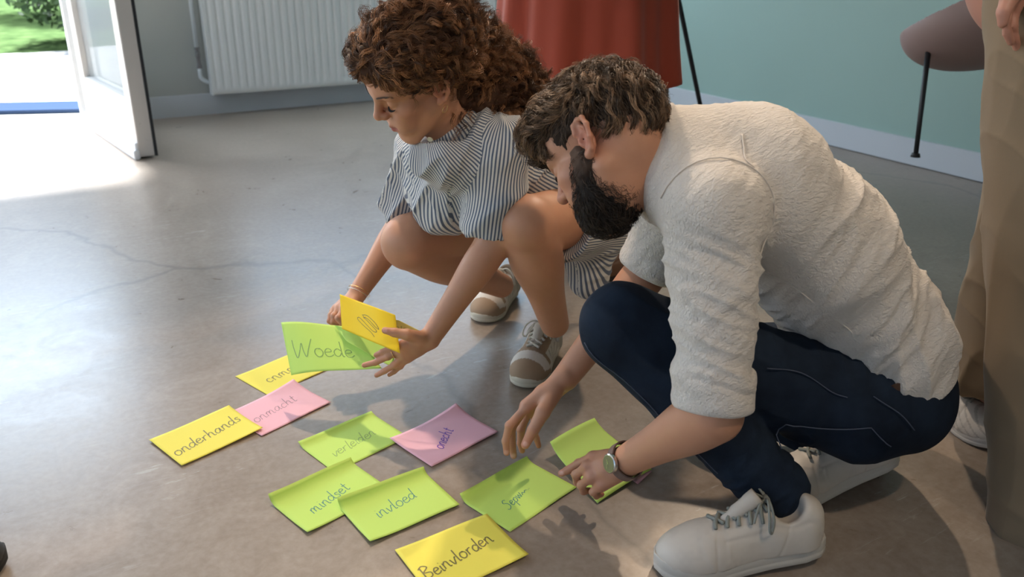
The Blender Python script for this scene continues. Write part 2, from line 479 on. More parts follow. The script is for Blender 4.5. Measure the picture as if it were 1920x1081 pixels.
# baseboards
slab('baseboard_back', WA - WU * .30 + WN * .016, WU, np.linalg.norm(CORN - WA) + .30, 0, .133, WN, .016, M_base)
slab('baseboard_right', CORN + WNT * .016, WT, 9.0, 0, .135, WNT, .016, M_base)
M_joint = pmat('dark_joint', (.05, .05, .05), .8)
slab('trim_1', CORN + WNT * .018, WT, 9.0, 0, .004, WNT, .002, M_joint)
# outside: paving, lawn, hedges
M_pave = pmat('pale_paving', (.66, .65, .62), .8)
n1 = noisy(M_pave, objco(M_pave), 3, 5); L(M_pave, ramp(M_pave, n1, [(.3, (.50, .49, .47)), (.7, (.62, .61, .59))]), BS(M_pave).inputs['Base Color'])
O0 = HINGE - WN * .0
struct(poly_slab('pavement', [BL - WU * 6, CORN + WU * 1 - WN * .2 * 0 , CORN + WU * 1 - WN * 4.2, BL - WU * 6 - WN * 4.2], -.14, -.012, M_pave))
M_lawn = pmat('lawn', (.16, .24, .09), .9, spec=0.0)
n2 = noisy(M_lawn, objco(M_lawn), 5, 6); L(M_lawn, ramp(M_lawn, n2, [(.3, (.030, .055, .02)), (.7, (.085, .13, .05))]), BS(M_lawn).inputs['Base Color'])
struct(poly_slab('lawn', [BL - WU * 12 - WN * 4.2, CORN + WU * 6 - WN * 4.2, CORN + WU * 6 - WN * 22, BL - WU * 12 - WN * 22], -.16, -.02, M_lawn))
# ------------------------------------------------------------------ open door
EDGE = ground(278, 297)                      # foot of the free edge of the leaf
def empty_struct(name, loc):
    o = bpy.data.objects.new(name, None); COL.objects.link(o); o.location = loc; o['kind'] = 'structure'; return o
d1 = empty_struct('door_1', HINGE)
dv = nrm(EDGE - HINGE); dl = np.linalg.norm(EDGE - HINGE); dn = np.array([dv[1], -dv[0], 0]) * -1   # dn: to the right (towards the radiator)
if dn @ WU < 0: dn = -dn
M_door = pmat('door_paint', (.55, .52, .49), .45); co = objco(M_door)
_n = noisy(M_door, co, 40, 6, .7); _sp = ramp(M_door, _n, [(.60, (0, 0, 0)), (.68, (1, 1, 1))])
_t = N(M_door, 'ShaderNodeTexCoord'); _s = N(M_door, 'ShaderNodeSeparateXYZ'); L(M_door, _t.outputs['Object'], _s.inputs[0])
_low = ramp(M_door, _s.outputs[2], [(.06, (1, 1, 1)), (.28, (0, 0, 0))])
L(M_door, mixc(M_door, mth(M_door, 'MULTIPLY', _sp, mth(M_door, 'MULTIPLY', _low, .8)), (.55, .52, .49), (.14, .09, .06)), BS(M_door).inputs['Base Color'])
M_glass = pmat('door_glass', (.85, .95, 1.0), .03); BS(M_glass).inputs['Alpha'].default_value = .14
TH = .078
mb = MB(); zc_ = 1.15
def lbox(mb, s0, s1, z0, z1, th=TH, off=0.0):
    mb.box(HINGE + dv * (s0 + s1) / 2 + dn * off + Z * (z0 + z1) / 2, (s1 - s0, th, z1 - z0), (dv, dn, Z))
lbox(mb, dl - .11, dl, .012, 2.2); lbox(mb, 0.02, .13, .012, 2.2); lbox(mb, .13, dl - .11, 2.08, 2.2); lbox(mb, .13, dl - .11, .012, .30)
mb.build('door_leaf', M_door, d1, bevel=.004)
mb = MB(); lbox(mb, .13, dl - .11, .30, 2.08, .02); mb.build('door_pane', M_glass, d1)
mb = MB(); lbox(mb, dl - .012, dl + .006, .010, 2.2, .014, TH / 2 + .004); mb.build('door_gasket', M_rubber, d1)
mb = MB(); lbox(mb, .02, dl + .004, .0, .05, .03, -TH / 2 - .012); lbox(mb, .02, dl - .004, .05, .085, .018, -TH / 2 - .006); mb.build('weather_bar', M_frame, d1, bevel=.004)
mb = MB()
for zz in (.25, 1.1, 1.95): mb.tube([HINGE + dn * (TH / 2 + .01) + Z * zz, HINGE + dn * (TH / 2 + .01) + Z * (zz + .1)], .009)
mb.build('door_hinge', M_pipe, d1)
# door frame in the wall opening
mb = MB()
for q in (-.0, -OPEN): mb.box(HINGE + WU * (q + (-.03 if q == 0 else .03)) - WN * .1 + Z * 1.12, (.06, .12, 2.25), (WU, WN, Z))
mb.box(HINGE - WU * OPEN / 2 - WN * .1 + Z * 2.21, (OPEN, .12, .06), (WU, WN, Z))
struct(mb.build('trim_2', M_frame, bevel=.003))
# sky-tinted shadow outside the threshold, put in as a dark blue-grey strip
M_shadow = pmat('blue_grey_shadow', (.030, .046, .085), .95, spec=0.0)
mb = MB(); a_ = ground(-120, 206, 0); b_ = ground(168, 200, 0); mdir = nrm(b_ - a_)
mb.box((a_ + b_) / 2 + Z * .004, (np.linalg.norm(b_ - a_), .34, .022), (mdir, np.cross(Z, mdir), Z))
tag(mb.build('shadow_strip', M_shadow, bevel=.003), 'blue-grey strip coloured as shadow on the sunlit paving outside the open door', 'mat')  # not a real mat: the strip stands in for shadow

# hedge and trees outside: clouds of leaves
M_leaf = tintmat('leaf', .7)
def foliage(name, c, rad, n, sz, parent, seed):
    r = np.random.default_rng(seed); d = r.normal(size=(n, 3)); d /= np.linalg.norm(d, axis=1)[:, None]
    rr = .55 + .5 * r.random(n) ** .5; lump = 1 + .25 * noise(d * 3 + seed)
    P = np.array(c) + d * np.array(rad) * (rr * lump)[:, None]; P[:, 2] = np.maximum(P[:, 2], .02)
    a = r.normal(size=(n, 3)); a /= np.linalg.norm(a, axis=1)[:, None]; b = np.cross(a, r.normal(size=(n, 3))); b /= np.linalg.norm(b, axis=1)[:, None]
    s = sz * (.6 + .8 * r.random(n))[:, None]
    V = np.stack([P - a * s, P + b * s * .45, P + a * s, P - b * s * .45], 1).reshape(-1, 3)
    me = np_mesh(name, V, np.arange(4 * n).reshape(-1, 4)); g = r.random(n)[:, None]
    set_col(me, 'tint', np.repeat(np.array([.03, .06, .025]) * (1 - g) + np.array([.09, .15, .06]) * g, 4, axis=0))
    o = link(name, me, M_leaf, parent, False); o['kind'] = 'stuff'; return o
M_bark = pmat('bark', (.10, .075, .055), .9)
for i, (x, y, hgt, lab) in enumerate(((-4.3, 10.2, 1.2, 'low pale green bush nearest beyond the lawn edge outside the door'), (-9.6, 11.6, 2.6, 'tall dark green tree at the far left seen through the open doorway'), (-6.4, 14.0, 3.2, 'tall dark green tree right of the doorway view beyond the lawn'))):
    t = thing('garden_tree' if i else 'garden_bush', (x, y, 0), lab, 'tree' if i else 'bush', None)
    mb = MB()
    for k in range(4): mb.tube(spline([(x, y, -.02), (x + .1 * math.cos(k * 1.6), y + .1 * math.sin(k * 1.6), hgt * .3), (x + .5 * math.cos(k * 1.6), y + .5 * math.sin(k * 1.6), hgt * .8)], 4), [.06 * hgt * .5] * 4 + [.03] * 5, 6)
    mb.build('trunk', M_bark, t)
    foliage('foliage', (x, y, hgt * .62), (2.2 if i else 1.3, 1.3, hgt * .55), 9000, .055, t, i + 3)

# ------------------------------------------------------------------ radiator
RP = WA + WN * .115
rl = on_plane(401, 177, RP, WN); s0 = (rl - WA) @ WU; RW = 2.05; RH = .70; zb = .137
rad = thing('radiator', (WA + WU * (s0 + RW / 2)) * np.array([1, 1, 0]) + Z * zb, 'long white fluted panel radiator on the back wall behind the woman', 'radiator')
# front panel: pressed profile with vertical flutes, extruded vertically with faded ends
nf = 40; pitch = RW / (nf + 1.0)
us = np.linspace(0, RW, nf * 10 + 1); zs = np.array([0, .012, .035, .05, .065, .35, .62, .64, .655, .69, .70])
amp = np.array([0, 0, 0, .6, 1, 1, 1, .6, 0, 0, 0]) * .009
edge = np.clip(np.minimum(us, RW - us) / .03, 0, 1)
prof = -np.clip(.5 - .5 * np.cos(2 * PI * us / pitch), 0, 1) ** 3 * np.clip(edge, 0, 1)
V = []
for j, z_ in enumerate(zs):
    for i, u_ in enumerate(us):
        V.append(WA + WU * (s0 + u_) + WN * (.115 + prof[i] * amp[j] + (-.004 if j in (0, len(zs) - 1) else 0)) + Z * (zb + z_))
n_ = len(us); Fq = [(j * n_ + i, j * n_ + i + 1, (j + 1) * n_ + i + 1, (j + 1) * n_ + i) for j in range(len(zs) - 1) for i in range(n_ - 1)]
link('front_panel', np_mesh('front_panel', V, Fq), M_rad, rad)
def rbox(mb, u0, u1, d0, d1_, z0, z1): mb.box(WA + WU * (s0 + (u0 + u1) / 2) + WN * (d0 + d1_) / 2 + Z * (zb + (z0 + z1) / 2), (u1 - u0, d1_ - d0, z1 - z0), (WU, WN, Z))
mb = MB(); rbox(mb, 0, RW, .03, .045, 0, RH); mb.build('back_panel', M_rad, rad)
mb = MB(); rbox(mb, -.006, .004, .028, .116, -.004, RH + .01); mb.build('side_cover', M_rad, rad, bevel=.003)
mb = MB(); rbox(mb, RW - .004, RW + .006, .028, .116, -.004, RH + .01); mb.build('side_cover', M_rad, rad, bevel=.003)
mb = MB(); rbox(mb, 0, RW, .03, .115, RH - .004, RH + .006); mb.build('top_grille', M_rad, rad, bevel=.002)
mb = MB()
for k in range(60): rbox(mb, .02 + k * .034, .022 + k * .034, .046, .105, .02, RH - .02)
o = mb.build('convector_fins', M_rad, rad); o['kind'] = 'stuff'
for q in (.35, RW - .35):
    mb = MB(); rbox(mb, q - .02, q + .02, .003, .03, .08, .6); mb.build('wall_bracket', M_rad, rad, bevel=.002)
# pipe and valve
pr_ = thing('radiator_pipe', WA + WU * (s0 - .1) + WN * .06, 'painted heating pipe with valve left of the radiator', 'pipe')
def pp(x, y): return on_plane(x, y, WA + WN * .06, WN)
q1, q2 = pp(352, 0), pp(369, 92)
q1 = q2 + Z * 1.2
MB().tube([q1, q2], .0125, 12).build('pipe', M_pipe, pr_, smooth=True)
q3 = pp(374, 128); q4 = q3 - Z * .05
bend = [q3, q4, q4 - Z * .02 + WU * .012, q4 - Z * .035 + WU * .035, q4 - Z * .038 + WU * .045]
MB().tube(spline(bend, 4), .0125, 12).build('pipe_bend', M_pipe, pr_, smooth=True)
mb = MB(); mb.tube([q2 + Z * .012, q2 + Z * .0, q2 - Z * .006, q2 - Z * .02, q2 - Z * .045, q2 - Z * .055, (q3 + Z * .03), q3 + Z * .012, q3], [.017, .017, .012, .015, .015, .012, .012, .017, .017], 6)
mb.build('valve', M_brass, pr_); MB().tube([q2 - Z * .03, q2 - Z * .03 + WN * .04], [.012, .010], 10).build('valve_cap', M_brass, pr_)

# ------------------------------------------------------------------ tripod behind the red tunic
apex = at(1135, -690, 3.6)
tp = thing('tripod_stand', (apex[0], apex[1], 0), 'tall black three-legged stand behind the person in the red tunic', 'tripod')
FR = ground(1338, 331); FL = ground(738, 318); FB = apex * [1, 1, 0] + np.array([.35, .85, 0])
for fpt in (FR, FL, FB):
    MB().tube([apex - Z * .03, fpt + Z * .02 + (apex - fpt) * .02], [.013, .0105], 10).build('leg', M_black, tp, smooth=True)
    MB().tube([fpt + Z * .002, fpt + Z * .03], [.016, .013], 10).build('rubber_foot', M_rubber, tp, smooth=True)
mb = MB(); mb.tube([apex - Z * .09, apex - Z * .05, apex + Z * .06], [.03, .045, .03], 12); mb.tube([apex + Z * .05, apex + Z * .18], .014, 10)
mb.build('head', M_black, tp, smooth=True)

# ------------------------------------------------------------------ lounge chair on the right
M_shell = pmat('dusty_pink_shell', (.33, .225, .205), .55)
ZC = 3.12; LT, LB = at(1742, 84, ZC), at(1716, 294, ZC)
ch = thing('lounge_chair', ground(1960, 360), 'dusty pink shell chair tipped by the green wall, one black leg lifted', 'chair')
SC = at(1890, 12, ZC + .05); sa = nrm(_R * .90 + _U * .30 + _F * .1); sc3 = nrm(np.cross(sa, _F)) * -1
if sc3[2] < 0: sc3 = -sc3
sb = np.cross(sc3, sa); Ms = np.array([sa, sb, sc3]).T
sp = [ell(SC, [.405, .315, .207], Ms, 0), ell(SC + sc3 * .05, [.39, .30, .217], Ms, .01, 's'), plane(SC + sc3 * .05, sc3, .01)]
sp2 = [comp([ell(SC + sa * .10, [.37, .31, .44], Ms).f, plane(SC + sc3 * .0, -sc3).f, lambda P: -ell(SC + sa * .07, [.37, .297, .45], Ms).f(P), plane(SC + sa * .16, -sa).f, plane(SC + sc3 * .40, sc3).f], 'u', .03)]
sp = sp[:1] + sp[1:] + sp2
sdf_object('seat_shell', sp, .006, *bounds([SC], .6), M_shell, ch, None, None, 0)
legs = [(LT, LB), (at(1880, 130, ZC - .15), ground(1893, 480)), (at(1960, 60, ZC + .2), ground(1955, 450)), (at(2000, 60, ZC - .1), ground(2050, 440))]
for tp2, fp2 in legs:
    MB().tube([fp2 + Z * .012, tp2 + (tp2 - fp2) * .03], [.0085, .0105], 10).build('leg', M_black, ch, smooth=True)
    MB().tube([fp2 + Z * .0005, fp2 + Z * .014], [.018, .014], 12).build('glide', M_black, ch, smooth=True)

# ------------------------------------------------------------------ sticky notes
GREEN = (.66, .90, .19); YEL = (.97, .86, .13); ORA = (.98, .68, .02); PNK = (.97, .55, .63); PALE = (.90, .82, .30)
def paper(name, c):
    m = pmat(name, c, .62, spec=.3)
    # thin paper lets some light through
    nt_ = m.node_tree; tr = nt_.nodes.new('ShaderNodeBsdfTranslucent'); tr.inputs[0].default_value = (*c, 1)
    mx = nt_.nodes.new('ShaderNodeMixShader'); mx.inputs[0].default_value = .15
    nt_.links.new(BS(m).outputs[0], mx.inputs[1]); nt_.links.new(tr.outputs[0], mx.inputs[2])
    nt_.links.new(mx.outputs[0], [n for n in nt_.nodes if n.type == 'OUTPUT_MATERIAL'][0].inputs[0])
    return m
PM = {'green': paper('lime_paper', GREEN), 'yellow': paper('yellow_paper', YEL), 'orange': paper('golden_paper', ORA), 'pink': paper('pink_paper', PNK), 'pale': paper('pale_yellow_paper', PALE)}
INK = {k: pmat('ink_' + k, c, .5) for k, c in dict(olive=(.20, .17, .05), teal=(.05, .26, .20), black=(.015, .015, .02), purple=(.22, .06, .42), grey=(.22, .19, .12), soft=(.24, .40, .10), mauve=(.36, .19, .22)).items()}
# one-stroke handwriting; unit = x-height; several strokes separated by None
GL = {
 'o': (.9, [[(.6, .95), (.2, .9), (.05, .45), (.3, .0), (.65, .1), (.78, .55), (.55, .95), (.45, .85)]]),
 'n': (.95, [[(.1, .9), (.12, .4), (.1, .0)], [(.1, .55), (.35, .95), (.6, .85), (.65, .4), (.72, .0), (.9, .05)]]),
 'm': (1.35, [[(.1, .9), (.12, .4), (.1, .0)], [(.1, .55), (.3, .95), (.5, .85), (.52, .1)], [(.52, .55), (.75, .95), (.95, .8), (.98, .2), (1.05, .0), (1.25, .05)]]),
 'd': (.95, [[(.7, .7), (.4, .95), (.08, .6), (.15, .1), (.45, .05), (.7, .45)], [(.78, 1.9), (.74, 1.0), (.72, .3), (.78, .0), (.9, .03)]]),
 'e': (.8, [[(.08, .5), (.6, .6), (.55, .9), (.25, .92), (.05, .5), (.2, .05), (.55, .05), (.78, .25)]]),
 'r': (.7, [[(.1, .9), (.14, .4), (.12, .0)], [(.12, .5), (.3, .85), (.6, .92)]]),
 'h': (.95, [[(.12, 1.9), (.12, .9), (.1, .0)], [(.1, .5), (.35, .92), (.6, .8), (.65, .3), (.7, .0), (.9, .05)]]),
 'a': (.95, [[(.68, .8), (.35, .95), (.05, .5), (.2, .03), (.5, .15), (.7, .8)], [(.7, .9), (.7, .3), (.78, .0), (.92, .06)]]),
 'c': (.8, [[(.65, .8), (.35, .95), (.06, .5), (.25, .03), (.7, .15)]]),
 't': (.7, [[(.3, 1.6), (.28, .7), (.3, .1), (.45, .0), (.62, .1)], [(.05, 1.05), (.6, 1.1)]]),
 'i': (.4, [[(.15, .9), (.15, .3), (.22, .0), (.36, .05)], [(.16, 1.3), (.18, 1.34)]]),
 's': (.7, [[(.6, .85), (.3, .95), (.15, .7), (.5, .4), (.45, .05), (.08, .1)]]),
 'v': (.8, [[(.05, .9), (.32, .0), (.65, .9), (.8, .85)]]),
 'w': (1.1, [[(.05, .9), (.28, .0), (.5, .75), (.75, .0), (1.0, .9)]]),
 'l': (.45, [[(.15, 1.9), (.14, .8), (.18, .05), (.4, .06)]]),
 'u': (.9, [[(.08, .9), (.12, .2), (.35, .0), (.65, .4), (.68, .9)], [(.68, .9), (.7, .2), (.85, .03)]]),
 'p': (.9, [[(.12, .9), (.1, 0), (.08, -.8)], [(.12, .6), (.45, .95), (.75, .55), (.5, .05), (.12, .15)]]),
 'B': (1.2, [[(.2, 1.9), (.22, .9), (.2, .0)], [(.0, 1.7), (.5, 1.95), (.95, 1.5), (.3, 1.0), (.95, .7), (.9, .15), (.1, .0)]]),
 'W': (2.1, [[(.0, 2.0), (.15, 1.0), (.45, .0), (.75, .8), (.95, 1.6), (1.1, .7), (1.35, .05), (1.6, .9), (2.0, 2.1)]]),
 'S': (1.1, [[(.9, 1.7), (.5, 1.95), (.15, 1.5), (.7, 1.0), (.75, .3), (.2, .0), (-.1, .3)]]),
 '~': (1.4, [[(.0, .1), (.3, .5), (.6, .15), (.9, .4), (1.3, .2)]]),
 '*': (4.2, [[(.0, 2.6), (1.2, 3.0), (2.9, 2.2), (3.6, 1.2), (3.0, 1.3), (1.6, 2.2), (.5, 2.3), (1.6, 1.6), (3.2, .6), (2.6, .1), (1.0, .9), (-.6, 1.7), (-1.0, 1.1), (.4, .3), (2.0, -.3), (2.8, -1.0)], [(.2, 2.6), (.4, 2.1), (.7, 2.2)]]),
 '.': (.3, [[(.1, .0), (.16, .04)]]), ' ': (.5, []),
 '8': (1.25, [[(.1, .8), (.6, 1.4), (1.15, 1.2), (1.1, .5), (.5, -.1), (-.1, .1), (.1, .8), (.8, 1.2)]]),
}
def writing(text, surf, size, origin, slant=.15, ang=0.0, wdt=.0011):
    "surf(u, v, off) -> point; origin in note metres; size = x-height in metres"
    mb = MB(); x = 0.0; ca, sa = math.cos(ang), math.sin(ang); r_ = random.Random(len(text) + int(origin[0] * 1000))
    for chh in text:
        if chh not in GL: continue
        adv, sts = GL[chh]; jy = r_.uniform(-.08, .08)
        for st in sts:
            P = spline(np.array(st), 4)
            Q = []
            for (a, b) in P:
                X = (x + a + slant * b) * size; Y = (b + jy) * size
                Q.append((origin[0] + X * ca - Y * sa, origin[1] + X * sa + Y * ca))
            Q = np.array(Q); T = np.gradient(Q, axis=0); T /= np.linalg.norm(T, axis=1)[:, None] + 1e-9; Nn = np.c_[-T[:, 1], T[:, 0]]
            b0 = len(mb.v)
            for (q, n2_) in zip(Q, Nn):
                for s_ in (-1, 1):
                    p = q + n2_ * s_ * wdt; mb.v.append(surf(p[0], p[1], .00035))
            for i in range(len(Q) - 1): mb.f.append([b0 + 2 * i, b0 + 2 * i + 1, b0 + 2 * i + 3, b0 + 2 * i + 2])
        x += adv
    return mb
def note(label, surf, mat, text=None, ink='olive', size=.017, org=(-.07, -.01), slant=.15, ang=0.0, wdt=.0011, w_=.2, h_=.1487, nu=24, nv=20, loc=None, trim=None):
    V = []; 
    for side in (0, -.0003):
        for j in range(nv + 1):
            for i in range(nu + 1): V.append(surf(-w_ / 2 + w_ * i / nu, -h_ / 2 + h_ * j / nv, side))
    n1_ = (nu + 1) * (nv + 1); Fq = []
    for j in range(nv):
        for i in range(nu):
            a = j * (nu + 1) + i; Fq.append((a, a + 1, a + nu + 2, a + nu + 1)); Fq.append((n1_ + a, n1_ + a + nu + 1, n1_ + a + nu + 2, n1_ + a + 1))
    rim = [i for i in range(nu + 1)] + [j * (nu + 1) + nu for j in range(1, nv + 1)] + [nv * (nu + 1) + i for i in range(nu - 1, -1, -1)] + [j * (nu + 1) for j in range(nv - 1, 0, -1)]
    for a, b in zip(rim, rim[1:] + rim[:1]): Fq.append((a, n1_ + a, n1_ + b, b))
    c = surf(0, 0, 0); t = thing('sticky_note', c, label, 'sticky note', 'large sticky notes')
    link('sheet', np_mesh('sheet', V, Fq), mat, t)
    if text:
        writing(text, surf, size, org, slant, ang, wdt).build('handwriting', INK[ink], t)
    return t
def flat_surf(x, y, a, z0=.0015, top=0.0, tl=0.0, tr=0.0, br=0.0, bl=0.0, w_=.2, h_=.1487, wave=.0015, seed=0):
    ca, sa = math.cos(a), math.sin(a)
    def f(u, v, off):
        t = (v / h_ + .5); s = (u / w_ + .5)
        z = z0 + .0008 * (1 + math.sin(u * 31 + seed)) * wave / .0015
        sh = 0.0
        if top:
            k = max(0, (t - .78) / .22); z += top * k * k * (1 - .35 * s); sh = -top * .45 * k * k
        z += tl * max(0, (t + (1 - s) - 1.45)) ** 2 * 3.3 + tr * max(0, (t + s - 1.45)) ** 2 * 3.3 + br * max(0, (1 - t + s - 1.5)) ** 2 * 4 + bl * max(0, (1 - t + 1 - s - 1.5)) ** 2 * 4
        v2 = v + sh
        return np.array([x + ca * u - sa * v2, y + sa * u + ca * v2, z + off])
    return f
note('yellow note furthest left reading onderhande, overlapping a pink note', flat_surf(-.6945, 1.6458, .8353, .0042, br=.004, tr=.004, w_=.2), PM['yellow'], 'onderhands', 'olive', .0205, (-.090, -.034), .25, .16, .0012)
note('pink note reading onmacht, tucked under the leftmost yellow note', flat_surf(-.5625, 1.7683, .8808, .0024, tr=.012), PM['pink'], 'onmacht', 'mauve', .0195, (-.075, -.018), .3, .10, .0007)
CN = ground(441, 706) - np.array([math.cos(.86) * -.1 - math.sin(.86) * .0743, math.sin(.86) * -.1 + math.cos(.86) * .0743, 0])
note('yellow note half covered by the waved green note, reading cnm', flat_surf(*CN[:2], .86, .0008), PM['yellow'], 'cnmm', 'olive', .0220, (-.060, -.022), .1, .10, .0011)
note('green note with faint writing left of the pink note in the middle', flat_surf(-.3563, 1.6289, .7808, .0012, top=.010), PM['green'], 'verleiden', 'soft', .0185, (-.068, -.026), .35, .1, .0007)
note('pink note with purple writing by the fingers of the hovering hand', flat_surf(-.1517, 1.6512, .7854, .0028, tr=.014, tl=.004), PM['pink'], 'onecht', 'purple', .0160, (-.040, -.040), .35, .55, .0012)
note('green note reading mindset, its top edge curled up', flat_surf(-.3691, 1.4262, .7966, .0024, top=.019, bl=.004), PM['green'], 'mindset', 'teal', .0175, (-.058, -.030), .15, .15, .0009)
note('green note reading invloed, lying over the mindset note', flat_surf(-.2258, 1.3948, .6393, .0044, top=.020, bl=.004), PM['green'], 'invloed', 'teal', .0185, (-.052, -.018), .2, .16, .0009)
note('green note with a curled corner under the pointing hand', flat_surf(.0155, 1.4386, .8088, .0016, tr=-.0, tl=.0, top=.016), PM['green'], 'Sepw~..', 'teal', .0140, (-.052, -.026), .4, .24, .0008)
note('golden yellow note reading Beinvloeden at the bottom edge of the photo', flat_surf(-.0892, 1.2498, .577, .0040, br=.006), PM['yellow'], 'Beinvlorden', 'olive', .0180, (-.088, -.030), .15, .17, .0013)

def quad_surf(tl, tr, br, bl, bend=0.0, bend2=0.0, curl=0.0, w_=.2, h_=.1487):
    tl, tr, br, bl = [np.array(q, float) for q in (tl, tr, br, bl)]; nn = nrm(np.cross(tr - bl, tl - br))
    if nn @ (_C - tl) < 0: nn = -nn
    def f(u, v, off):
        s = u / w_ + .5; t = v / h_ + .5
        p = bl * (1 - s) * (1 - t) + br * s * (1 - t) + tl * (1 - s) * t + tr * s * t
        return p + nn * (off + bend * 4 * s * (1 - s) + bend2 * math.sin(2 * PI * s) + curl * max(0, t - .75) ** 2 * 16)
    return f
# ------------------------------------------------------------------ people
RES = 1.0            # mesh cell scale
class Frame:
    def __init__(s, O, right, fwd, up, sc=1.0):
        f_ = nrm(fwd); r_ = nrm(np.array(right) - f_ * (np.array(right) @ f_)); u_ = np.cross(r_, f_)
        s.O = np.array(O, float); s.M = np.array([r_, f_, u_]).T; s.s = sc
    def p(s, x, y, z): return s.O + s.M @ (np.array([x, y, z], float) * s.s)
    def d(s, x, y, z): return s.M @ np.array([x, y, z], float)
    def loc(s, P): return ((np.asarray(P, float) - s.O) @ s.M) / s.s
def head_prims(H, fem=False):
    P = []; s = H.s
    def e(c, r, k=.012, mode='u', rot=None):
        Mr = H.M if rot is None else H.M @ rot
        P.append(ell(H.p(*c), np.array(r) * s, Mr, k * s, mode))
    def c(a, b, ra, rb, k=.01, mode='u'): P.append(cap(H.p(*a), H.p(*b), ra * s, rb * s, k * s, mode))
    fw = .94 if fem else 1.0
    e((0, -.012, .052), (.076, .097, .088), .0); e((0, -.045, .02), (.066, .062, .068), .02)
    e((0, .042, .05), (.063, .052, .055), .02)
    e((0, .040, -.025), (.059 * fw, .052, .070), .02)
    for q in (-1, 1):
        c((q * .055 * fw, .0, -.045), (q * .018, .070, -.098), .020, .015, .03)
        e((q * .043 * fw, .062, -.012), (.022, .024, .020), .02)
        e((q * .030, .075, -.045), (.020, .018, .020), .02)
        c((q * .010, .089, .037), (q * .042, .076, .037), .0085 if not fem else .0065, .007, .015)
    e((0, .074, -.100), (.022, .017, .017), .02)
    e((0, .078, -.058), (.026, .018, .022), .02)
    for q in (-1, 1): e((q * .032, .098, .016), (.017, .014, .0115), .014, 's')
    for q in (-1, 1): e((q * .0315, .0745, .0165), (.0135, .0130, .0125), .004)
    # nose
    nl = .0 if not fem else -.003
    c((0, .088, .030), (0, .112 + nl, -.006), .0075, .0090, .012); e((0, .1125 + nl, -.010), (.0105, .0105, .0095), .008)
    for q in (-1, 1): e((q * .0125, .100, -.014), (.0068, .0095, .0075), .007)
    for q in (-1, 1): e((q * .0065, .107, -.021), (.0034, .005, .0032), .002, 's')
    # lips
    up = .0045 if fem else 0.0
    c((-.024, .085, -.0535 + up), (0, .0965, -.050), .0030, .0058, .005); c((.024, .085, -.0535 + up), (0, .0965, -.050), .0030, .0058, .005)
    c((-.019, .085, -.0575), (0, .0950, -.0605), .0032, .0062, .005); c((.019, .085, -.0575), (0, .0950, -.0605), .0032, .0062, .005)
    c((-.027, .091, -.0530 + up), (0, .104, -.0555), .0014, .0017, .003, 's'); c((.027, .091, -.0530 + up), (0, .104, -.0555), .0014, .0017, .003, 's')
    # ears
    for q in (-1, 1):
        rot = np.array([[1, 0, 0], [0, math.cos(.22), -math.sin(.22)], [0, math.sin(.22), math.cos(.22)]])
        def ep(u, v, o=0.0):   # u forward, v up in the ear plane, o outwards
            b = np.array([q * (.077 + .012 * max(-u, 0) / .016 + o), -.010, .004]) + np.array([0, u * math.cos(.2) - v * math.sin(.2), v * math.cos(.2) + u * math.sin(.2)])
            return b
        ring = [(.006, -.030), (-.006, -.026), (-.014, -.010), (-.018, .010), (-.013, .026), (.000, .032), (.011, .026), (.014, .012)]
        pts = [ep(u, v, .004) for u, v in ring]
        for a, b in zip(pts, pts[1:]): c(a, b, .0042, .0040, .004)
        e(ep(0, 0, .001), (.0045, .014, .028), .006); e(ep(.004, -.030, .002), (.0045, .008, .009), .006)
        inn = [(.002, .022), (-.008, .012), (-.008, -.006), (.0, -.016)]
        pts = [ep(u, v, .003) for u, v in inn]
        for a, b in zip(pts, pts[1:]): c(a, b, .0028, .0028, .003)
        e(ep(.003, -.002, .010), (.008, .0075, .011), .004, 's'); c(ep(.011, -.006, .004), ep(.008, -.012, .004), .0035, .003, .004)
    return P
def limb(pts, rad, k=.02, **kw):
    return [cap(a, b, ra, rb, k, **kw) for a, b, ra, rb in zip(pts, pts[1:], rad, rad[1:])]
def hand_prims(wr, kn, fingers, thumb, rk=.0105, k=.010, th=.013, fr=(.0092, .0084, .0078, .0066), palm_n=None, palm_t=.010):
    "wr wrist, kn knuckles (4), fingers 4 x joints after the knuckle, thumb chain from wrist"
    P = []
    pn = np.zeros(3) if palm_n is None else nrm(palm_n)
    for i, q in enumerate(kn):
        a = np.array(wr) + (np.array(q) - np.mean(kn, 0)) * .45
        P.append(cap(a, q, rk * 1.25, rk, .012)); P.append(cap(a + pn * palm_t, np.array(q) + pn * palm_t * .7, rk * 1.1, rk * .9, .012))
    for i in range(3): P.append(cap((np.array(kn[i]) * .55 + np.array(wr) * .45), (np.array(kn[i + 1]) * .55 + np.array(wr) * .45), rk * 1.2, rk * 1.2, .012))
    s = [1.0, 1.04, .98, .86]
    for i, f in enumerate(fingers):
        ch = [kn[i]] + list(f)
        for j in range(len(ch) - 1):
            P.append(cap(ch[j], ch[j + 1], fr[j] * s[i], fr[j + 1] * s[i], .003 if j else .007))
        P.append(ell(ch[1], [fr[1] * s[i] * 1.06] * 3, None, .003))
    r = [th * 1.25, th * 1.1, th * .86, th * .66]
    for j in range(len(thumb) - 1): P.append(cap(thumb[j], thumb[j + 1], r[j], r[j + 1], .010 if j == 0 else .004))
    return P

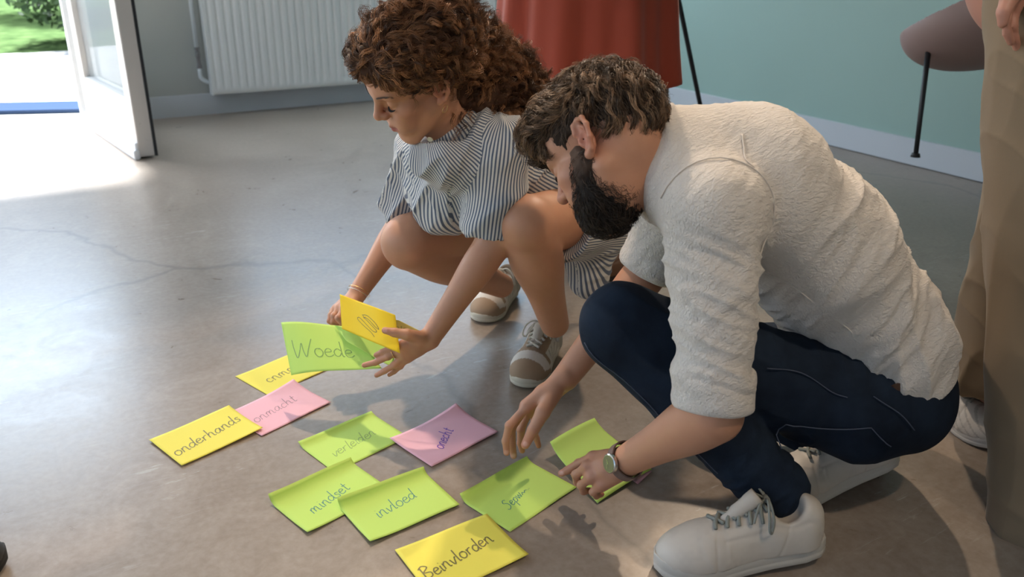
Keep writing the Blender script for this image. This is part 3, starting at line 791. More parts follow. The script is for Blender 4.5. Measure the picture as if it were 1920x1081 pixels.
def m_skin(name, rough=.48):
    m = tintmat(name, rough, sub=.12, spec=.4); a = [n for n in m.node_tree.nodes if n.type == 'ATTRIBUTE'][0]
    co = objco(m); n1 = noisy(m, co, 60, 4, .6); n2 = noisy(m, co, 500, 3, .6)
    L(m, mixc(m, mth(m, 'MULTIPLY', n1, .30), a.outputs['Color'], (.42, .17, .10), 'MIX'), BS(m).inputs['Base Color'])
    bump(m, n2, .12, .0006); return m
M_skinw = m_skin('skin_warm'); M_skinm = m_skin('skin_ruddy')
def m_hair(name, rough=.42):
    m = tintmat(name, rough, spec=.35); return m
M_hair = m_hair('hair_strand')
M_eye = pmat('eye_white', (.7, .68, .65), .15)

# ---- fabric materials
def m_stripe():
    m = pmat('striped_cotton', (.8, .8, .8), .85, sheen=.15); uv = N(m, 'ShaderNodeUVMap'); s = N(m, 'ShaderNodeSeparateXYZ'); L(m, uv.outputs[0], s.inputs[0])
    fr = mth(m, 'FRACT', mth(m, 'MULTIPLY', s.outputs[0], 1 / .0078))
    st = ramp(m, mth(m, 'ABSOLUTE', mth(m, 'SUBTRACT', fr, .5)), [(.20, (.10, .125, .18)), (.27, (.66, .64, .60))])
    L(m, st, BS(m).inputs['Base Color'])
    n1 = noisy(m, objco(m), 900, 2); bump(m, n1, .15, .0005); return m
M_stripe = m_stripe()
def m_seersucker():
    m = pmat('offwhite_crinkle_cotton', (.56, .52, .47), .85, sheen=.2); co = objco(m)
    mp = N(m, 'ShaderNodeMapping'); mp.inputs['Rotation'].default_value = (.4, .9, .3); mp.inputs['Scale'].default_value = (60, 230, 160); L(m, co, mp.inputs[0])
    a = noisy(m, mp.outputs[0], 1.0, 3, .6, .8); b = noisy(m, co, 24, 4, .6)
    L(m, mixc(m, mth(m, 'MULTIPLY', a, .35), (.68, .62, .56), (.57, .515, .465)), BS(m).inputs['Base Color'])
    bump(m, mth(m, 'ADD', a, mth(m, 'MULTIPLY', b, 1.0)), .9, .005); return m
M_shirt = m_seersucker()
def m_denim():
    m = pmat('dark_denim', (.008, .011, .02), .9, spec=.2); co = objco(m)
    a = noisy(m, co, 8, 4, .6); b = noisy(m, co, 700, 2)
    c = mixc(m, ramp(m, a, [(.35, (0, 0, 0)), (.75, (1, 1, 1))]), (.005, .009, .018), (.016, .028, .05))
    L(m, c, BS(m).inputs['Base Color']); bump(m, mth(m, 'ADD', b, mth(m, 'MULTIPLY', a, 2)), .25, .001); return m
M_denim = m_denim()
M_thread = pmat('jeans_thread', (.055, .07, .11), .7)
M_belt = pmat('brown_leather_belt', (.07, .033, .02), .5)
M_seam = pmat('shirt_seam', (.68, .62, .56), .9)
M_lace = pmat('grey_laces', (.24, .25, .22), .8)
M_lacec = pmat('cream_laces', (.58, .54, .46), .8)

def curve_on(pr, pts, r, name, mat, parent, n=10, off=.001, sides=6, flat=False):
    P = spline(np.array(pts, float), n); P = project(pr, P, off)
    return MB().tube(P, r, sides).build(name, mat, parent, smooth=True)

# ---- shoes -----------------------------------------------------------
def shoe(person, ball, fwd, up, L_=.30, W_=.105, style='white', foot='shoe', laces=True):
    "ball: point on the sole under the ball of the foot; fwd toe direction; up sole normal"
    f_ = nrm(fwd); u_ = nrm(np.array(up) - f_ * (np.array(up) @ f_)); r_ = np.cross(f_, u_)
    M_ = np.array([r_, f_, u_]).T; O = np.array(ball, float) - f_ * .20 * L_          # origin: middle of the sole
    P = lambda x, y, z: O + M_ @ np.array([x, y, z], float)
    sc = L_ / .30; w = W_ / .105
    hw = lambda t: np.interp(t, [-.5, -.485, -.44, -.35, -.15, .0, .2, .32, .42, .475, .5], [.0, .018, .031, .038, .039, .043, .052, .050, .038, .021, .0]) * w
    soleT = (.034 if style == 'white' else .028) * sc
    # sole: lofted outline with rolled toe
    mb = MB(); T = np.concatenate([np.linspace(-.5, -.44, 5), np.linspace(-.40, .40, 17), np.linspace(.44, .5, 6)])
    prof = [(0.0, .93), (.003, .985), (soleT * .35, 1.0), (soleT * .40, .985), (soleT * .47, .985), (soleT * .52, 1.0), (soleT * .9, .985), (soleT, .955)]
    rings = []
    for z_, sc_ in prof:
        left = [(-hw(t) * sc_ - (1 - sc_) * 0, t * L_ * (1 - (1 - sc_) * .3), z_) for t in T]; right = [(-x, y, z) for x, y, z in left[::-1][1:-1]]
        rg = left + right
        rg = [(x, y, z + (.012 * sc * max(0, (y / L_ - .22) / .28) ** 2)) for x, y, z in rg]
        rings.append([P(*q) for q in rg])
    nR = len(rings[0])
    for rg in rings: mb.v += rg
    for j in range(len(rings) - 1):
        for i in range(nR): mb.f.append([j * nR + i, j * nR + (i + 1) % nR, (j + 1) * nR + (i + 1) % nR, (j + 1) * nR + i])
    mb.f.append(list(range(nR))[::-1]); mb.f.append([(len(rings) - 1) * nR + i for i in range(nR)])
    cs = dict(white=(.58, .54, .48), tan=(.60, .55, .44), grey=(.56, .55, .53), brown=(.02, .016, .013), black=(.012, .012, .012), runner=(.60, .57, .54))[style]
    root = bpy.data.objects.new(foot, None)
    # upper
    z0 = soleT * .75
    pr = [ell(P(0, .088 * sc, z0 + .010), np.array([.047 * w, .058 * sc, .040 * sc]), M_, 0),
          cap(P(0, .04 * sc, z0 + .022 * sc), P(0, -.035 * sc, z0 + .052 * sc), .036 * w, .032 * w, .03),
          cap(P(0, .06 * sc, z0 + .005), P(0, -.09 * sc, z0 + .005), .046 * w, .036 * w, .03),
          cap(P(0, -.105 * sc, z0 + .005), P(0, -.112 * sc, z0 + .052 * sc), .036 * w, .029 * w, .03),
          cap(P(0, -.06 * sc, z0 + .03 * sc), P(0, -.10 * sc, z0 + .035 * sc), .037 * w, .034 * w, .03),
          cap(P(0, -.075 * sc, z0 + .075 * sc), P(0, -.085 * sc, z0 + .16 * sc), .031 * w, .034 * w, .012, 's'),
          plane(P(0, 0, z0), -u_)]
    up_cols = {'white': [(.60, .54, .47)], 'grey': [(.50, .49, .47)], 'brown': [(.13, .06, .03)], 'black': [(.02, .02, .02)], 'runner': [(.62, .58, .54)], 'tan': [(.66, .62, .54)]}[style]
    base = np.array(up_cols[0]); TAN = np.array([.34, .235, .15]); MESH = np.array([.66, .61, .54]); LG = np.array([.42, .385, .32])
    def col(V, Nn):
        q = ((V - O) @ M_) / np.array([w, sc, sc]); x, y, z = q[:, 0], q[:, 1], q[:, 2] - z0 / sc
        C = np.tile(base, (len(V), 1)).astype(float)
        if style == 'tan':
            toe = (y > .098 - .0 * x) | ((y > .055) & (z < .016 + .2 * (y - .055)))
            C[(y > .03)] = MESH; C[toe] = TAN
            eye = (np.abs(x) > .016) & (np.abs(x) < .034) & (y < .062) & (y > -.06) & (z > .022); bar = (y > .048) & (y < .066) & (z > .026)
            C[eye | bar] = TAN; C[(y < .045) & (z < .02) & (y > -.02)] = MESH
            C[(y < -.07)] = LG; C[(y < -.06) & (z > .055)] = TAN * .6
            C[(np.abs(x) > .026) & (y > -.05) & (y < .03) & (z > .012) & (z < .05) & (((y * 1.4 + z) % .034) < .014)] = LG * 1.1
            C[(y < -.045) & (y > -.07) & (z > .02)] = (.52, .48, .40)
        else:
            dirt = noise(V * 45.0) * .5 + noise(V * 120) * .3
            C *= (1 - .16 * np.clip(dirt, 0, 1))[:, None]
            if style == 'runner': C[((y * 1.0 + z * 1.5) % .026) < .006] *= .7
        return C
    def disp(V, Nn):
        q = ((V - O) @ M_) / np.array([w, sc, sc]); x, y, z = q[:, 0], q[:, 1], q[:, 2] - z0 / sc
        d = -.0012 * np.exp(-((y - .045 - .25 * np.abs(x)) / .0022) ** 2) * (z < .06)
        d += -.0014 * np.exp(-((np.abs(x) - .035) / .002) ** 2) * (y < .04) * (z > .02)
        d += -.0014 * np.exp(-((y + .062 + .4 * (z - .03)) / .0022) ** 2)
        d += .0016 * np.clip(ridge(noise(np.c_[x * 20, y * 70, z * 30]), 4), 0, 1) * np.exp(-((y - .05) / .03) ** 2)
        return d
    pts = [P(a, b, c) for a in (-.06 * w, .06 * w) for b in (-.16 * sc, .16 * sc) for c in (0, .13 * sc)]
    lo, hi = bounds(pts, .01)
    M_up = tintmat('leather_' + style, .5 if style != 'tan' else .8)
    up_o = sdf_object(foot, pr, .0028 * RES, lo, hi, M_up, person, disp, col)
    mb.build('sole', pmat('sole_' + style, cs, .6), up_o, smooth=True).data.polygons[-1].use_smooth = False
    # collar
    cen = P(0, -.072 * sc, z0 + .078 * sc)
    lm = M_lacec if style == 'tan' else M_lace if style == 'white' else pmat('lace_' + style, (.25, .25, .23) if style != 'black' else (.02, .02, .02), .8)
    if style != 'brown':
        # tongue
        tp_ = [P(0, .035 * sc, z0 + .056 * sc), P(0, .0, z0 + .079 * sc), P(0, -.028 * sc, z0 + .100 * sc)]
        MB().tube(spline(tp_, 4), [.010] * 3 + [.014] * 3 + [.016] * 3, 10, flat=None).build('tongue', M_up if False else pmat('tongue_' + style, tuple(base * .9) if style != 'tan' else (.55, .50, .42), .8), up_o, smooth=True)
    if laces and style != 'brown':
        mb = MB(); n_ = 5
        for k in range(n_):
            y = (.050 - k * .019) * sc; wv = (.020 + .002 * k) * w
            for sgn in (1, -1):
                pl = [P(-wv * sgn, y, z0 + .07), P(0, y - .005 * sc, z0 + .10), P(wv * sgn, y - .012 * sc, z0 + .10)]
                q = project(pr, spline(pl, 6), .0035 + .001 * (sgn > 0)); mb.tube(q, .0036, 6)
        mb.build('laces', lm, up_o, smooth=True)
        mb = MB(); kx = P(0, -.042 * sc, z0 + .088 * sc); kx = project(pr, [kx], .008)[0].astype(float)
        mb.tube([kx - r_ * .006, kx + r_ * .006], [.006, .006], 8)
        for sgn in (1, -1):
            l1 = [kx, kx + r_ * sgn * .022 + u_ * .010 + f_ * .006, kx + r_ * sgn * .042 - u_ * .004 + f_ * .012, kx + r_ * sgn * .050 - u_ * .030 + f_ * .014, kx + r_ * sgn * .043 - u_ * .040 + f_ * .006, kx + r_ * sgn * .036 - u_ * .018, kx + r_ * sgn * .015 + u_ * .004, kx]
            mb.tube(spline(l1, 5), .0024, 6)
            l2 = [kx, kx + r_ * sgn * .018 + f_ * .02 + u_ * .003, kx + r_ * sgn * .034 + f_ * .036 - u_ * .022]; mb.tube(spline(l2, 5), .0022, 6)
        mb.build('lace_bow', lm, up_o, smooth=True)
    return up_o, P, O, M_, z0, sc, w

# =================================================================== the man
man = thing('person', ground(1480, 960), 'bearded man in off-white shirt and dark jeans crouching to point at the notes', 'person')
HM = Frame(at(1137, 283, 1.448), (.593, .732, -.334), (-.649, .19, -.737), (-.476, .654, .588), 1.02)
mj = dict(neck=at(1245, 308, 1.49), c7=at(1275, 285, 1.52), ls=at(1335, 395, 1.36), rs=at(1275, 330, 1.62),
          le=at(1338, 775, 1.40), lw=at(1172, 864, 1.60), re=at(1222, 497, 1.74), rw=at(1060, 708, 1.72),
          lh=at(1615, 755, 1.62), rh=at(1615, 690, 1.83), lk=at(1170, 612, 1.53), la=at(1462, 925, 1.57),
          rk=at(1285, 668, 1.90), ra=at(1610, 850, 1.83),
          ch=at(1395, 345, 1.53), mid=at(1520, 460, 1.61), low=at(1620, 600, 1.69), pel=at(1655, 705, 1.73))
lat = nrm(mj['ls'] - mj['rs'])
sk = []
sk += head_prims(HM)
sk += [cap(HM.p(0, -.035, -.02), mj['neck'], .058, .066, .03), cap(HM.p(0, .02, -.06), mj['neck'], .050, .062, .03)]
sk += [cap(mj['neck'] * .7 + mj['ls'] * .3, mj['ls'], .05, .052, .04), cap(mj['neck'] * .7 + mj['rs'] * .3, mj['rs'], .05, .052, .04), cap(mj['neck'], mj['ch'], .062, .10, .04), cap(mj['ch'], mj['low'], .11, .11, .05), cap(mj['low'], mj['pel'], .11, .13, .05)]
sk += limb([mj['ls'], mj['le']], [.052, .042]) + [cap(mj['le'], mj['lw'], .047, .029, .012, bulge=(.22, .006, .25))]
sk += limb([mj['rs'], mj['re']], [.05, .040]) + [cap(mj['re'], mj['rw'], .042, .027, .012, bulge=(.25, .006, .25))]
sk += limb([mj['pel'], mj['lh'], mj['lk'], mj['la']], [.10, .085, .058, .042], .03) + limb([mj['pel'], mj['rh'], mj['rk'], mj['ra']], [.10, .085, .058, .042], .03)
# left hand with the watch: back of the hand to us
lkn = [at(1112, 856, 1.640), at(1101, 874, 1.628), at(1108, 894, 1.618), at(1127, 909, 1.612)]
lfi = [[at(1085, 868, 1.665), at(1064, 881, 1.675), at(1052, 887, 1.680)],
       [at(1080, 889, 1.650), at(1082, 903, 1.675), at(1093, 906, 1.69)],
       [at(1090, 909, 1.640), at(1094, 920, 1.665), at(1106, 919, 1.68)],
       [at(1112, 922, 1.625), at(1118, 929, 1.645), at(1128, 926, 1.66)]]
lth = [at(1150, 858, 1.640), at(1125, 862, 1.675), at(1098, 872, 1.70), at(1076, 885, 1.71)]
hn = nrm(np.cross(lkn[3] - lkn[0], lkn[1] - mj['lw'])); hn = hn if hn @ (mj['lw'] - _C) > 0 else -hn
sk += hand_prims(mj['lw'], lkn, lfi, lth, palm_n=hn)
# right hand hovering, seen from the thumb side
rkn = [at(988, 762, 1.700), at(987, 760, 1.722), at(993, 765, 1.744), at(1003, 774, 1.762)]
rfi = [[at(955, 797, 1.690), at(948, 826, 1.700), at(950, 848, 1.710)],
       [at(959, 802, 1.722), at(960, 835, 1.735), at(963, 854, 1.745)],
       [at(977, 805, 1.750), at(976, 830, 1.765), at(979, 844, 1.775)],
       [at(1000, 804, 1.775), at(1006, 822, 1.785), at(1010, 835, 1.79)]]
rth = [at(1040, 735, 1.700), at(1018, 772, 1.672), at(1000, 805, 1.672), at(985, 833, 1.680)]
sk += hand_prims(mj['rw'], rkn, rfi, rth, th=.0135, k=.008, rk=.0115)
def face_tint(H, base, red, hands, beard=False, lips=(.50, .20, .17), nails=()):
    base = np.array(base); red = np.array(red)
    def f(V, Nn):
        q = H.loc(V); C = np.tile(base, (len(V), 1)); w_ = np.zeros(len(V))
        inh = (np.abs(q) < .15).all(1)
        for c, r, a in (((0, .11, -.012), .02, .6), ((-.043, .065, -.02), .025, .45), ((.043, .065, -.02), .025, .45), ((-.082, -.01, 0), .03, .8), ((.082, -.01, 0), .03, .8)):
            w_ += inh * a * np.exp(-(((q - np.array(c)) / r) ** 2).sum(1))
        for hpt, r, a in hands: w_ += a * np.exp(-(((V - hpt) / r) ** 2).sum(1))
        C = C * (1 - np.clip(w_, 0, 1)[:, None] * .75) + red * np.clip(w_, 0, 1)[:, None] * .75
        lw_ = inh * np.exp(-((q[:, 2] + .0555) / .008) ** 4) * (np.abs(q[:, 0]) < .023) * (q[:, 1] > .083) * np.exp(-(q[:, 0] / .022) ** 4)
        C = C * (1 - lw_[:, None]) + np.array(lips) * lw_[:, None]
        for p_, r_ in nails:
            w2 = np.exp(-((np.linalg.norm(V - p_, axis=1) / r_) ** 6))[:, None]; C = C * (1 - w2) + np.array([.74, .42, .34]) * w2
        return C
    return f
tips = [(f[-1], .018, .6) for f in lfi + rfi] + [(rth[-1], .02, .6), (lth[-1], .02, .5)] + [(k_, .015, .3) for k_ in lkn + rkn]
allp = list(mj.values()) + [HM.p(0, .12, 0), HM.p(0, -.12, 0), HM.p(0, 0, .15)] + [p for f in lfi + rfi for p in f]
lo, hi = bounds(allp, .13); lo[2] = max(lo[2], .0)
sdf_object('body', sk, .0034 * RES, lo, hi, M_skinm, man, None, face_tint(HM, (.53, .27, .165), (.54, .16, .11), tips, nails=[(q_ + nrm(_C - q_) * .0085 - Z * 0, .0058) for q_ in (rth[-1] + Z * .002, lfi[0][-1], rfi[0][-1], rfi[1][-1])]))

# jeans
fl = (lat, 1.28)
jn = [ell(mj['pel'] + (mj['lh'] - mj['rh']) * .02, [.125, .185, .15], np.array([nrm(np.cross(lat, nrm(mj['low'] - mj['pel']))), lat, nrm(mj['low'] - mj['pel'])]).T, 0),
      cap(mj['lh'] + np.array([0, 0, -.01]), mj['lk'], .108, .076, .05), cap(mj['lk'], at(1300, 745, 1.545), .078, .074, .02), cap(at(1300, 745, 1.545), mj['la'] + (mj['lk'] - mj['la']) * .03, .074, .060, .02),
      cap(mj['rh'], mj['rk'], .105, .076, .05), cap(mj['rk'], mj['ra'] + (mj['rk'] - mj['ra']) * .06, .076, .058, .02)]
wdir = nrm(mj['low'] - mj['pel']); AXO = np.cross(lat, wdir); AXO = AXO if AXO[0] > 0 else -AXO
jn.append(comp([plane(mj['pel'] + wdir * .085, -wdir).f, ell(mj['pel'] + wdir * .15 + AXO * .05, [.14, .22, .085], np.array([nrm(np.cross(lat, wdir)), lat, wdir]).T).f], 's', .004))
jn.append(plane(mj['la'] + nrm(mj['lk'] - mj['la']) * .005, -nrm(mj['lk'] - mj['la']) + 0, .003))
# the ankle plane must not cut the rest: restrict by swapping it for a local subtraction
jn.pop()
sd = nrm(mj['lk'] - mj['la']); jn.append(cap(mj['la'] - sd * .20, mj['la'] - sd * .092, .08, .08, .004, 's'))
sd2 = nrm(mj['rk'] - mj['ra']); jn.append(cap(mj['ra'] - sd2 * .20, mj['ra'] - sd2 * .100, .08, .08, .004, 's'))
def jdisp(V, Nn):
    # creases gather behind the knee, at the hip and at the ankle
    u1 = nrm(mj['lk'] - mj['la']); a = (V - mj['la']) @ u1; w1 = np.exp(-((a - .04) / .10) ** 2) * (np.linalg.norm(V - (mj['la'] + np.outer(np.clip(a, 0, .4), u1)), axis=1) < .11)
    q = V * np.array([14, 14, 34.0]); d = .009 * w1 * (ridge(noise(V * 9 + u1 * 0 + np.outer(a, u1) * 26), 2) - .5)
    kf = mj['lk'] + (mj['lh'] - mj['lk']) * .2; w2 = np.exp(-(((V - kf) / .17) ** 2).sum(1)); d += .010 * w2 * (ridge(noise(np.c_[V[:, 0] * 7, V[:, 1] * 7, V[:, 2] * 22 + V[:, 0] * 10]), 3) - .4)
    hf = mj['lh'] + (mj['lk'] - mj['lh']) * .25; w3 = np.exp(-(((V - hf) / .16) ** 2).sum(1)); d += .008 * w3 * (ridge(noise(np.c_[V[:, 0] * 24, V[:, 1] * 8, V[:, 2] * 10 + V[:, 0] * 6]), 3) - .4)
    return d + .003 * noise(V * 11)
lo, hi = bounds([mj[k_] for k_ in ('pel', 'lh', 'rh', 'lk', 'rk', 'la', 'ra')], .2); lo[2] = .02
jo = sdf_object('jeans', jn, .0045 * RES, lo, hi, M_denim, man, jdisp)
# stitched seams and the back pocket
def jl(pts, r=.0011, z=1.5): return curve_on(jn, [at(x, y, z) for x, y in pts], r, 'stitching', M_thread, jo, 8, .0035)
jl([(1484, 812), (1510, 820), (1580, 816), (1640, 808)]); jl([(1640, 808), (1668, 842), (1690, 862)]); jl([(1484, 812), (1489, 838)])
jl([(1645, 742), (1700, 780), (1740, 822)]); jl([(1430, 690), (1500, 700), (1560, 735), (1590, 745)])
jl([(1100, 640), (1190, 720), (1262, 830), (1320, 930)], .001)
# belt
bl_c = mj['pel'] + wdir * .075
bx = nrm(np.cross(lat, wdir)); pts = []
for k_ in range(49):
    a = 2 * PI * k_ / 48; pts.append(bl_c + bx * math.cos(a) * .125 + lat * math.sin(a) * .185)
pts = project(jn[:-3], np.array(pts), .001); pts = np.array([p - wdir * ((p - bl_c) @ wdir) for p in pts.astype(float)])
mb = MB()
for k_, p in enumerate(pts):
    o_ = nrm(p - bl_c); mb.v += [p - wdir * .018 + o_ * .002, p + wdir * .018 + o_ * .002, p + wdir * .018 - o_ * .003, p - wdir * .018 - o_ * .003]
for k_ in range(48):
    for q in range(4): mb.f.append([k_ * 4 + q, (k_ + 1) * 4 + q, (k_ + 1) * 4 + (q + 1) % 4, k_ * 4 + (q + 1) % 4])
mb.build('belt', M_belt, man, smooth=False)

# shirt
ua = nrm(mj['le'] - mj['ls']); cuffL = at(1338, 706, 1.395)
ur = nrm(mj['re'] - mj['rs']); cuffR = mj['rs'] + (mj['re'] - mj['rs']) * .86
def torso(off=0.0, k=.07):
    return [cap(mj['neck'] + (mj['ch'] - mj['neck']) * .25, mj['ch'], .095 + off, .135 + off, 0, flat=(lat, 1.25)),
            cap(mj['ch'], mj['mid'], .130 + off, .130 + off, k, flat=(lat, 1.34)), cap(mj['mid'], mj['low'], .130 + off, .122 + off, k, flat=(lat, 1.32)),
            cap(mj['low'], mj['pel'] - wdir * .03, .123 + off, .140 + off, k, flat=(lat, 1.38))]
st = torso()
NC = at(1222, 300, 1.475); nd = nrm(-_R * .96 - _U * .10 - _F * .08 + nrm(HM.p(0, -.03, -.04) - mj['neck']) * .25)
st.append(cap(mj['ch'] * .5 + NC * .5, NC + nd * .0, .110, .086, .04))
st.append(comp([lambda P, p_=F32(NC - nd * .002), n_=F32(nd): -((P - p_) @ n_), lambda P, p_=F32(NC + nd * .05): np.sqrt(((P - p_) ** 2).sum(1)) - .13], 's', .003))
st += [cap(mj['neck'] + lat * .03, mj['ls'], .075, .074, .05), cap(mj['neck'] - lat * .03, mj['rs'], .075, .072, .05)]
hem_p = at(1600, 722, 1.55); hem_n = nrm(-wdir * 1.0 + nrm(_R) * .10)
st.append(plane(mj['pel'] + wdir * .018, -wdir, .004))
st += [cap(mj['ls'], cuffL, .078, .058, .03), cap(mj['rs'], cuffR, .075, .062, .03)]
st.append(cap(cuffL + ua * .002, cuffL + ua * .12, .050, .050, .003, 's')); st.append(cap(cuffR + ur * .002, cuffR + ur * .12, .050, .050, .003, 's'))
st.append(cap(NC - nd * .05, NC + nd * .1, .074, .080, .006, 's'))
CH = mj['ch']; 
ax_b = nrm(mj['low'] - mj['ch']); ax_o = nrm(np.cross(lat, ax_b));
if ax_o[2] < 0: ax_o = -ax_o
arm0 = mj['ls'] + (mj['le'] - mj['ls']) * .3
def sdisp(V, Nn):
    rel = V - CH; b = rel @ ax_b; l = rel @ lat; o = rel @ ax_o
    # torso: drag lines running from the armpit in arcs over the back towards the hem
    qa = V - arm0; rr = np.linalg.norm(qa, axis=1)
    ac = V @ (nrm(_R) * .80 - nrm(_U) * .60); al = V @ (nrm(_R) * .60 + nrm(_U) * .80); wp = noise(V * 4.5) * .8
    u = np.c_[ac * 20 + wp + al * 3, al * 3.0, l * 3 + 3]
    t = ridge(noise(u), 2.2)
    wt = np.clip((b + .02) / .10, 0, 1) * np.clip((rr - .12) / .12, 0, 1)
    d = .0140 * wt * (t - .35)
    u2 = np.c_[ac * 48 + noise(V * 9) * .8 + al * 6, al * 7, l * 8]; d += .008 * wt * (ridge(noise(u2), 2) - .4)
    # long soft folds down to the waist
    wb = np.clip((b - .18) / .15, 0, 1); d += .012 * wb * (ridge(noise(np.c_[(o + b * .5) * 15, b * 5, l * 9]), 2) - .35)
    # sleeves: rings of crumples
    a = (V - mj['ls']) @ ua; dist = np.linalg.norm(V - (mj['ls'] + np.outer(a, ua)), axis=1); sl = (dist < .105) * np.clip((a + .0) / .06, 0, 1)
    qx = (V - mj['ls']) @ nrm(_R); d += sl * .0130 * (ridge(noise(np.c_[a * 15 - qx * 12, qx * 5 + a * 3, l * 5 + 9]), 2.2) - .35) + sl * .006 * (ridge(noise(np.c_[a * 40 - qx * 20, qx * 12, l * 9]), 2) - .35)
    hd = np.clip(((V - (mj['pel'] + wdir * .018)) @ wdir) / .06, .05, 1) * np.clip(np.linalg.norm(V - NC, axis=1) / .09 - .6, 0, 1)
    return (d + .0018 * noise(V * 22) + .0018 * (ridge(noise(np.c_[ac * 110, al * 14, l * 14]), 1.5) - .5)) * hd
allp = [mj[k_] for k_ in ('neck', 'ls', 'rs', 'low', 'pel', 'ch', 'mid')] + [cuffL, cuffR]
lo, hi = bounds(allp, .21)
so = sdf_object('shirt', st, .0042 * RES, lo, hi, M_shirt, man, sdisp)
# rolled cuffs
def cuff(c, a, r, parent, h_=.05):
    V = []; n1_, n2_ = 40, 12; x1 = nrm(np.cross(a, (0.3, 1, .1))); x2 = np.cross(a, x1)
    prof_ = [(r - .006, -h_ / 2), (r, -h_ / 2 - .004), (r + .006, -h_ / 2 + .002), (r + .009, -h_ * .2), (r + .006, 0), (r + .0085, h_ * .2), (r + .006, h_ / 2), (r + .001, h_ / 2 + .004), (r - .004, h_ / 2), (r - .006, 0)]
    for i in range(n1_):
        t = 2 * PI * i / n1_
        for j, (rr_, z_) in enumerate(prof_):
            wv = .0025 * math.sin(3 * t + j) + .0015 * math.sin(7 * t + 2 * j)
            V.append(c + a * (z_ + .004 * math.sin(2 * t)) + (x1 * math.cos(t) + x2 * math.sin(t)) * (rr_ + wv))
    m_ = len(prof_); mb = MB(); mb.v = V
    for i in range(n1_):
        for j in range(m_): mb.f.append([i * m_ + j, ((i + 1) % n1_) * m_ + j, ((i + 1) % n1_) * m_ + (j + 1) % m_, i * m_ + (j + 1) % m_])
    o = mb.build('rolled_cuff', M_shirt, parent, smooth=True); md = o.modifiers.new('s', 'SUBSURF'); md.levels = md.render_levels = 1; return o
cuff(cuffL + ua * .020, ua, .0615, so, .058); cuff(cuffR + ur * .01, nrm(mj['re'] - mj['rs'] + (mj['rw'] - mj['re']) * .25), .060, so, .055)
# collar and yoke / armhole seams
mb = MB(); x1 = nrm(np.cross(nd, lat)); n1_ = 44
cc_ = NC - nd * .004
for i in range(n1_ + 1):
    t = 2 * PI * i / n1_; o_ = lat * math.cos(t) + x1 * math.sin(t)
    for rr_, z_ in ((.078, -.02), (.078, .008), (.081, .014), (.086, .010), (.091, -.010), (.096, -.030), (.092, -.034)):
        mb.v.append(cc_ + o_ * (rr_ + .002 * math.sin(5 * t)) + nd * z_)
for i in range(n1_):
    for j in range(6): mb.f.append([i * 7 + j, (i + 1) * 7 + j, (i + 1) * 7 + j + 1, i * 7 + j + 1])
mb.build('collar', M_shirt, so, smooth=True)
def sl_(pts, z=1.35, r=.0013): return curve_on(st, [at(x, y, z) for x, y in pts], r, 'seam', M_seam, so, 8, .0015)
sl_([(1245, 372), (1320, 355), (1390, 370), (1440, 405), (1452, 430), (1440, 470), (1422, 520)]); sl_([(1400, 215), (1398, 290), (1385, 345)])
sl_([(1430, 505), (1500, 555), (1560, 640), (1590, 700)], 1.45)
# watch on the left wrist
wt_ = thing_w = None
wa = nrm(mj['lw'] - mj['le']); wc = mj['lw'] - wa * .002; wn = nrm(-hn - wa * ((-hn) @ wa)); wn = nrm(wn * .8 + nrm(_C - wc - wa * ((_C - wc) @ wa)) * .5); wx = np.cross(wa, wn)
M_strap = pmat('taupe_leather_strap', (.18, .12, .10), .5); M_steel = pmat('brushed_steel', (.62, .60, .57), .25, 1.0); M_dial = pmat('olive_dial', (.20, .19, .10), .3)
mb = MB(); 
for i in range(41):
    t = 2 * PI * i / 40; o_ = wn * math.cos(t) * .0325 + wx * math.sin(t) * .0345; on_ = nrm(o_)
    mb.v += [wc + o_ - wa * .009, wc + o_ + wa * .009, wc + o_ + on_ * .003 + wa * .009, wc + o_ + on_ * .003 - wa * .009]
for i in range(40):
    for q in range(4): mb.f.append([i * 4 + q, (i + 1) * 4 + q, (i + 1) * 4 + (q + 1) % 4, i * 4 + (q + 1) % 4])
wo = mb.build('watch', M_strap, man)
dc_ = wc + wn * .036
MB().tube([dc_ - wn * .004, dc_ - wn * .002, dc_ + wn * .004, dc_ + wn * .0055], [.0165, .0185, .0185, .0165], 36).build('watch_case', M_steel, wo, smooth=False)
MB().tube([dc_ + wn * .0054, dc_ + wn * .0060], [.0158, .0156], 36).build('dial', M_dial, wo)
mb = MB(); mb.box(dc_ + wn * .0064 + wx * .004, (.0012, .0008, .010), (wa, wn, wx)); mb.box(dc_ + wn * .0066 + wa * .004 - wx * .002, (.0009, .0008, .012), (nrm(wa + wx * .5), wn, nrm(wx - wa * .5))); mb.build('watch_hands', M_steel, wo)

# shoes
lball = ground(1322, 1060); 
shoeL = shoe(man, lball + Z * .001, nrm(np.array([-1.0, -.16, -.085])), (-.085, 0, 1), .325, .112, 'white')
rball = ground(1535, 925)
shoeR = shoe(man, rball + Z * .004 - np.array([.03, 0, 0]), nrm(np.array([-.95, -.28, -.23])), (-.23, 0, 1), .315, .110, 'white')
MB().tube([mj['la'] - sd * .052, mj['la'] - sd * .0], [.041, .046], 18).build('sock', pmat('brown_sock', (.06, .03, .022), .9), man, smooth=True)
MB().tube([mj['ra'] - sd2 * .050, mj['ra'] - sd2 * .0], [.041, .046], 18).build('sock', pmat('brown_sock2', (.06, .03, .022), .9), man, smooth=True)

